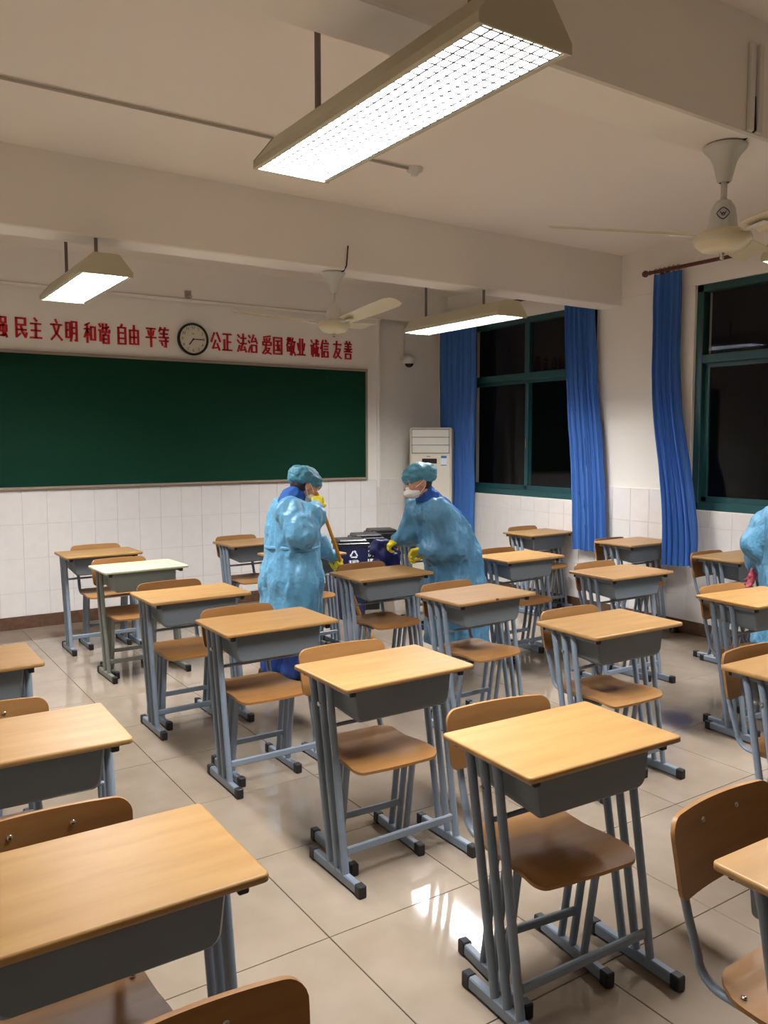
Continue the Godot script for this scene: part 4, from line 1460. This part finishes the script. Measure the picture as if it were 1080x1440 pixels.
func mopping_cleaner() -> void:
	var t := thing("person", "person in light blue gown and cap standing side-on, both yellow gloves on a mop handle", "person")
	var H := frame(Vector3(2.682, 1.338, -5.0), Vector3(0.86, -0.48, 0.10), Vector3(0.45, 0.86, 0))
	var shR := Vector3(2.50, 1.17, -4.87)
	var shL := Vector3(2.60, 1.17, -5.12)
	var elR := Vector3(2.52, 1.045, -4.76)
	var wrR := Vector3(2.685, 1.185, -4.855)
	var elL := Vector3(2.79, 0.945, -5.17)
	var wrL := Vector3(2.945, 0.822, -5.11)
	var b := field(0.012, 0.04)
	for s in [-1, 1]:
		b.chain([Vector3(2.565, 0.86, -5 + 0.06 * s), Vector3(2.57, 1.02, -5 + 0.05 * s), Vector3(2.54, 1.16, -5 + 0.08 * s)], [0.11, 0.10, 0.08])
	b.cap(shR, shL, 0.055, 0.055)
	b.chain([shR, elR, wrR], [0.05, 0.042, 0.028])
	b.chain([shL, elL, wrL], [0.05, 0.042, 0.028])
	b.cap(Vector3(2.55, 1.18, -5), Vector3(2.62, 1.27, -5), 0.065, 0.055)
	var tr := field(0.011, 0.04)
	tr.crease(61, 0.012, Vector3(14, 5, 14))
	leg_pair(b, tr, t, [Vector3(2.56, 0.84, -4.92), Vector3(2.53, 0.84, -5.09)], [Vector3(2.58, 0.46, -4.92), Vector3(2.52, 0.46, -5.10)], [Vector3(2.53, 0.085, -4.95), Vector3(2.45, 0.085, -5.10)], [Vector3(2.72, 0.02, -4.93), Vector3(2.62, 0.02, -5.08)])
	b.mesh()
	head_into(b, H)
	part("body", b.commit(), "skin", t)
	tr.mesh()
	part("trousers", tr.commit(), "trouser_blue", t)
	cap_and_mask(t, H, 0.0)
	var sh := field(0.008, 0.03)
	sh.chain([Vector3(2.545, 1.17, -5), Vector3(2.575, 1.235, -5), Vector3(2.598, 1.268, -5)], [0.095, 0.085, 0.072])
	sh.crease(71, 0.008, Vector3(18, 18, 18))
	sh.mesh()
	part("shirt", sh.commit(), "shirt_navy", t)
	var g := field(0.0105, 0.05)
	for s in [-1, 1]:
		g.chain([Vector3(2.575, 0.93, -5 + 0.055 * s), Vector3(2.575, 1.05, -5 + 0.065 * s), Vector3(2.555, 1.14, -5 + 0.07 * s)], [0.150, 0.146, 0.104])
		g.chain([Vector3(2.575, 0.905, -5 + 0.05 * s), Vector3(2.565, 0.70, -5 + 0.065 * s), Vector3(2.545, 0.36, -5 + 0.075 * s)], [0.152, 0.182, 0.180])
	g.cap(shR, shL, 0.082, 0.082)
	g.chain([shR, elR], [0.090, 0.094])
	g.chain([elR, elR.lerp(wrR, 0.6), wrR], [0.092, 0.082, 0.052])
	g.chain([shL, elL], [0.088, 0.080])
	g.chain([elL, elL.lerp(wrL, 0.5), wrL], [0.080, 0.070, 0.048])
	g.crease(3, 0.022, Vector3(11, 5, 11))
	g.cut_low = 0.34
	g.mesh()
	part("gown", g.commit(), "gown_blue", t)
	belt(t, Vector3(2.575, 0.925, -5), 0.176, 0.222, 0.0, "gown_blue")
	# both hands close on the mop handle, the right one up by the face
	glove(wrR, Vector3(0.35, 0.85, -0.45), Vector3(-0.4, 0.35, 0.8), 1.0, [62, 74, 42], "glove_yellow", t)
	glove(wrL, Vector3(0.75, -0.65, 0.10), Vector3(0.55, 0.75, -0.35), -1.0, [58, 74, 42], "glove_yellow", t)

func mop() -> void:
	var t := thing("mop", "yellow-handled floor mop held slanting by the left cleaner in both gloves", "mop")
	var a := Vector3(2.728, 1.285, -4.93)
	var d := (Vector3(3.02, 0.745, -5.085) - a).normalized()
	var e := a + d * ((0.07 - a.y) / d.y)
	part("handle", tube_mesh([a, e], 0.0125, -1.0, 12), "mop_yellow", t)
	var st := smooth()
	lathe(st, [Vector2(0.0, -0.01), Vector2(0.02, -0.008), Vector2(0.026, 0.03), Vector2(0.018, 0.08), Vector2(0, 0.085)], 14, e)
	part("socket", done(st), "mop_yellow", t)
	var hd := field(0.009, 0.02)
	for k in 14:
		var an := TAU * k / 14
		hd.chain([e + Vector3(0, 0.0, 0), e + Vector3(cos(an) * 0.06, -0.035, sin(an) * 0.06), e + Vector3(cos(an) * 0.11, -0.054, sin(an) * 0.11)], [0.022, 0.018, 0.014])
	hd.cut_low = 0.002
	hd.mesh()
	var m := part("mop_strands", hd.commit(), "mop_head", t)
	m.set_meta("kind", "stuff")

func bin_cleaner() -> void:
	var t := thing("person", "person in blue gown and teal cap leaning over a navy bag, white mask in profile", "person")
	var H := frame(Vector3(3.405, 1.36, -4.69), Vector3(-0.92, -0.28, -0.18), Vector3(-0.25, 0.95, 0))
	var shN := Vector3(3.47, 1.145, -4.535)
	var shF := Vector3(3.50, 1.145, -4.835)
	var elN := Vector3(3.60, 0.90, -4.50)
	var wrN := Vector3(3.462, 0.868, -4.70)
	var elF := Vector3(3.475, 0.955, -4.90)
	var wrF := Vector3(3.405, 0.922, -4.925)
	var b := field(0.012, 0.04)
	for s in [-1, 1]:
		b.chain([Vector3(3.74, 0.80, -4.68 + 0.06 * s), Vector3(3.66, 0.98, -4.68 + 0.05 * s), Vector3(3.54, 1.13, -4.68 + 0.08 * s)], [0.11, 0.10, 0.08])
	b.cap(shN, shF, 0.055, 0.055)
	b.chain([shN, elN, wrN], [0.05, 0.042, 0.028])
	b.chain([shF, elF, wrF], [0.05, 0.042, 0.028])
	b.cap(Vector3(3.53, 1.16, -4.68), Vector3(3.46, 1.29, -4.69), 0.065, 0.055)
	var tr := field(0.011, 0.04)
	tr.crease(62, 0.012, Vector3(14, 5, 14))
	leg_pair(b, tr, t, [Vector3(3.74, 0.80, -4.59), Vector3(3.76, 0.80, -4.77)], [Vector3(3.70, 0.44, -4.58), Vector3(3.76, 0.44, -4.78)], [Vector3(3.74, 0.085, -4.58), Vector3(3.82, 0.085, -4.78)], [Vector3(3.56, 0.02, -4.60), Vector3(3.64, 0.02, -4.80)])
	b.mesh()
	head_into(b, H)
	part("body", b.commit(), "skin", t)
	tr.mesh()
	part("trousers", tr.commit(), "trouser_blue", t)
	cap_and_mask(t, H, 0.012)
	var sh := field(0.008, 0.03)
	sh.chain([Vector3(3.545, 1.14, -4.68), Vector3(3.50, 1.22, -4.685), Vector3(3.475, 1.262, -4.685)], [0.095, 0.085, 0.072])
	# the shirt shows along the open back of the gown
	sh.chain([Vector3(3.60, 1.17, -4.68), Vector3(3.70, 1.08, -4.68), Vector3(3.80, 0.90, -4.68), Vector3(3.86, 0.66, -4.68)], [0.075, 0.075, 0.075, 0.080])
	sh.crease(72, 0.008, Vector3(18, 18, 18))
	sh.mesh()
	part("shirt", sh.commit(), "shirt_navy", t)
	var g := field(0.0105, 0.05)
	for s in [-1, 1]:
		g.chain([Vector3(3.715, 0.80, -4.68 + 0.06 * s), Vector3(3.63, 0.98, -4.68 + 0.07 * s), Vector3(3.535, 1.115, -4.68 + 0.09 * s)], [0.160, 0.146, 0.104])
		g.chain([Vector3(3.72, 0.80, -4.68 + 0.06 * s), Vector3(3.74, 0.55, -4.68 + 0.07 * s), Vector3(3.76, 0.15, -4.68 + 0.08 * s)], [0.168, 0.180, 0.195])
	g.cap(shN, shF, 0.084, 0.084)
	g.chain([shN, elN], [0.088, 0.092])
	g.chain([elN, elN.lerp(wrN, 0.6), wrN], [0.092, 0.080, 0.048])
	g.chain([shF, elF, wrF], [0.085, 0.078, 0.048])
	g.crease(13, 0.022, Vector3(11, 5, 11))
	g.cut_low = 0.15
	g.mesh()
	part("gown", g.commit(), "gown_teal", t)
	glove(wrN, Vector3(-0.25, -0.30, -0.90), Vector3(0.35, 0.85, -0.25), 1.0, [38, 52, 30], "glove_yellow", t)
	glove(wrF, Vector3(-0.80, -0.45, -0.35), Vector3(-0.35, 0.85, 0.1), 1.0, [40, 52, 30], "glove_yellow", t)

func bag() -> void:
	var t := thing("bin_bag", "crumpled navy plastic bag held open in the bending cleaner's yellow gloves", "bag")
	var f := field(0.007, 0.03)
	f.chain([Vector3(3.26, 0.895, -5.0), Vector3(3.34, 0.875, -4.99), Vector3(3.43, 0.815, -4.97)], [0.028, 0.034, 0.024])
	f.chain([Vector3(3.25, 0.85, -5.0), Vector3(3.32, 0.81, -4.99), Vector3(3.40, 0.79, -4.97)], [0.04, 0.055, 0.042])
	f.chain([Vector3(3.27, 0.74, -5.0), Vector3(3.33, 0.70, -4.99), Vector3(3.39, 0.72, -4.98)], [0.05, 0.06, 0.05])
	f.crease(41, 0.022, Vector3(9, 7, 9))
	f.mesh()
	part("bag_film", f.commit(), "bag_navy", t)

func window_cleaner() -> void:
	# mostly outside the frame: only a bending shoulder, sleeve and pink glove show
	var t := thing("person", "person in blue gown bending at the right edge, pink glove hanging down behind a desk", "person")
	var b := field(0.013, 0.04)
	var H := frame(Vector3(5.10, 1.34, -2.86), Vector3(-0.55, -0.55, -0.6), Vector3(-0.3, 0.8, -0.3))
	var shA := Vector3(5.14, 1.10, -3.10)
	var shB := Vector3(5.08, 1.14, -2.76)
	var elA := Vector3(5.085, 0.955, -3.16)
	var wrA := Vector3(5.12, 0.815, -3.19)
	var elB := Vector3(5.22, 0.90, -2.62)
	var wrB := Vector3(5.34, 0.80, -2.76)
	for s in [-1, 1]:
		b.chain([Vector3(5.14, 0.84, -2.92 + 0.06 * s), Vector3(5.13, 1.0, -2.92 + 0.05 * s), Vector3(5.11, 1.12, -2.92 + 0.08 * s)], [0.11, 0.10, 0.08])
	b.cap(shA, shB, 0.055, 0.055)
	b.chain([shA, elA, wrA], [0.05, 0.042, 0.028])
	b.chain([shB, elB, wrB], [0.05, 0.042, 0.028])
	b.cap(Vector3(5.11, 1.14, -2.92), Vector3(5.10, 1.27, -2.87), 0.065, 0.055)
	var tr := field(0.013, 0.04)
	leg_pair(b, tr, t, [Vector3(5.14, 0.84, -3.0), Vector3(5.14, 0.84, -2.83)], [Vector3(5.12, 0.46, -3.0), Vector3(5.12, 0.46, -2.83)], [Vector3(5.16, 0.085, -3.0), Vector3(5.16, 0.085, -2.83)], [Vector3(4.97, 0.02, -3.02), Vector3(4.97, 0.02, -2.83)])
	b.mesh()
	head_into(b, H)
	part("body", b.commit(), "skin", t)
	tr.mesh()
	part("trousers", tr.commit(), "trouser_blue", t)
	cap_and_mask(t, H, 0.0)
	var g := field(0.012, 0.05)
	for s in [-1, 1]:
		g.chain([Vector3(5.14, 0.92, -2.92 + 0.06 * s), Vector3(5.13, 1.02, -2.92 + 0.07 * s), Vector3(5.11, 1.12, -2.92 + 0.09 * s)], [0.15, 0.14, 0.10])
		g.chain([Vector3(5.14, 0.88, -2.92 + 0.05 * s), Vector3(5.14, 0.3, -2.92 + 0.07 * s)], [0.155, 0.185])
	g.cap(shA, shB, 0.085, 0.085)
	g.chain([shA, elA], [0.088, 0.085])
	g.chain([elA, wrA], [0.083, 0.062])
	g.chain([shB, elB, wrB], [0.085, 0.08, 0.05])
	g.crease(23, 0.022, Vector3(11, 5, 11))
	g.cut_low = 0.30
	g.mesh()
	part("gown", g.commit(), "gown_blue", t)
	glove(wrA, Vector3(0.05, -1, -0.05), Vector3(0.6, 0.0, 0.6), 1.0, [14, 20, 14], "glove_pink", t, 0.2)
	glove(wrB, Vector3(0.6, -0.6, -0.5), Vector3(0.3, 0.9, 0), -1.0, [20, 25, 15], "glove_pink", t, 0.2)
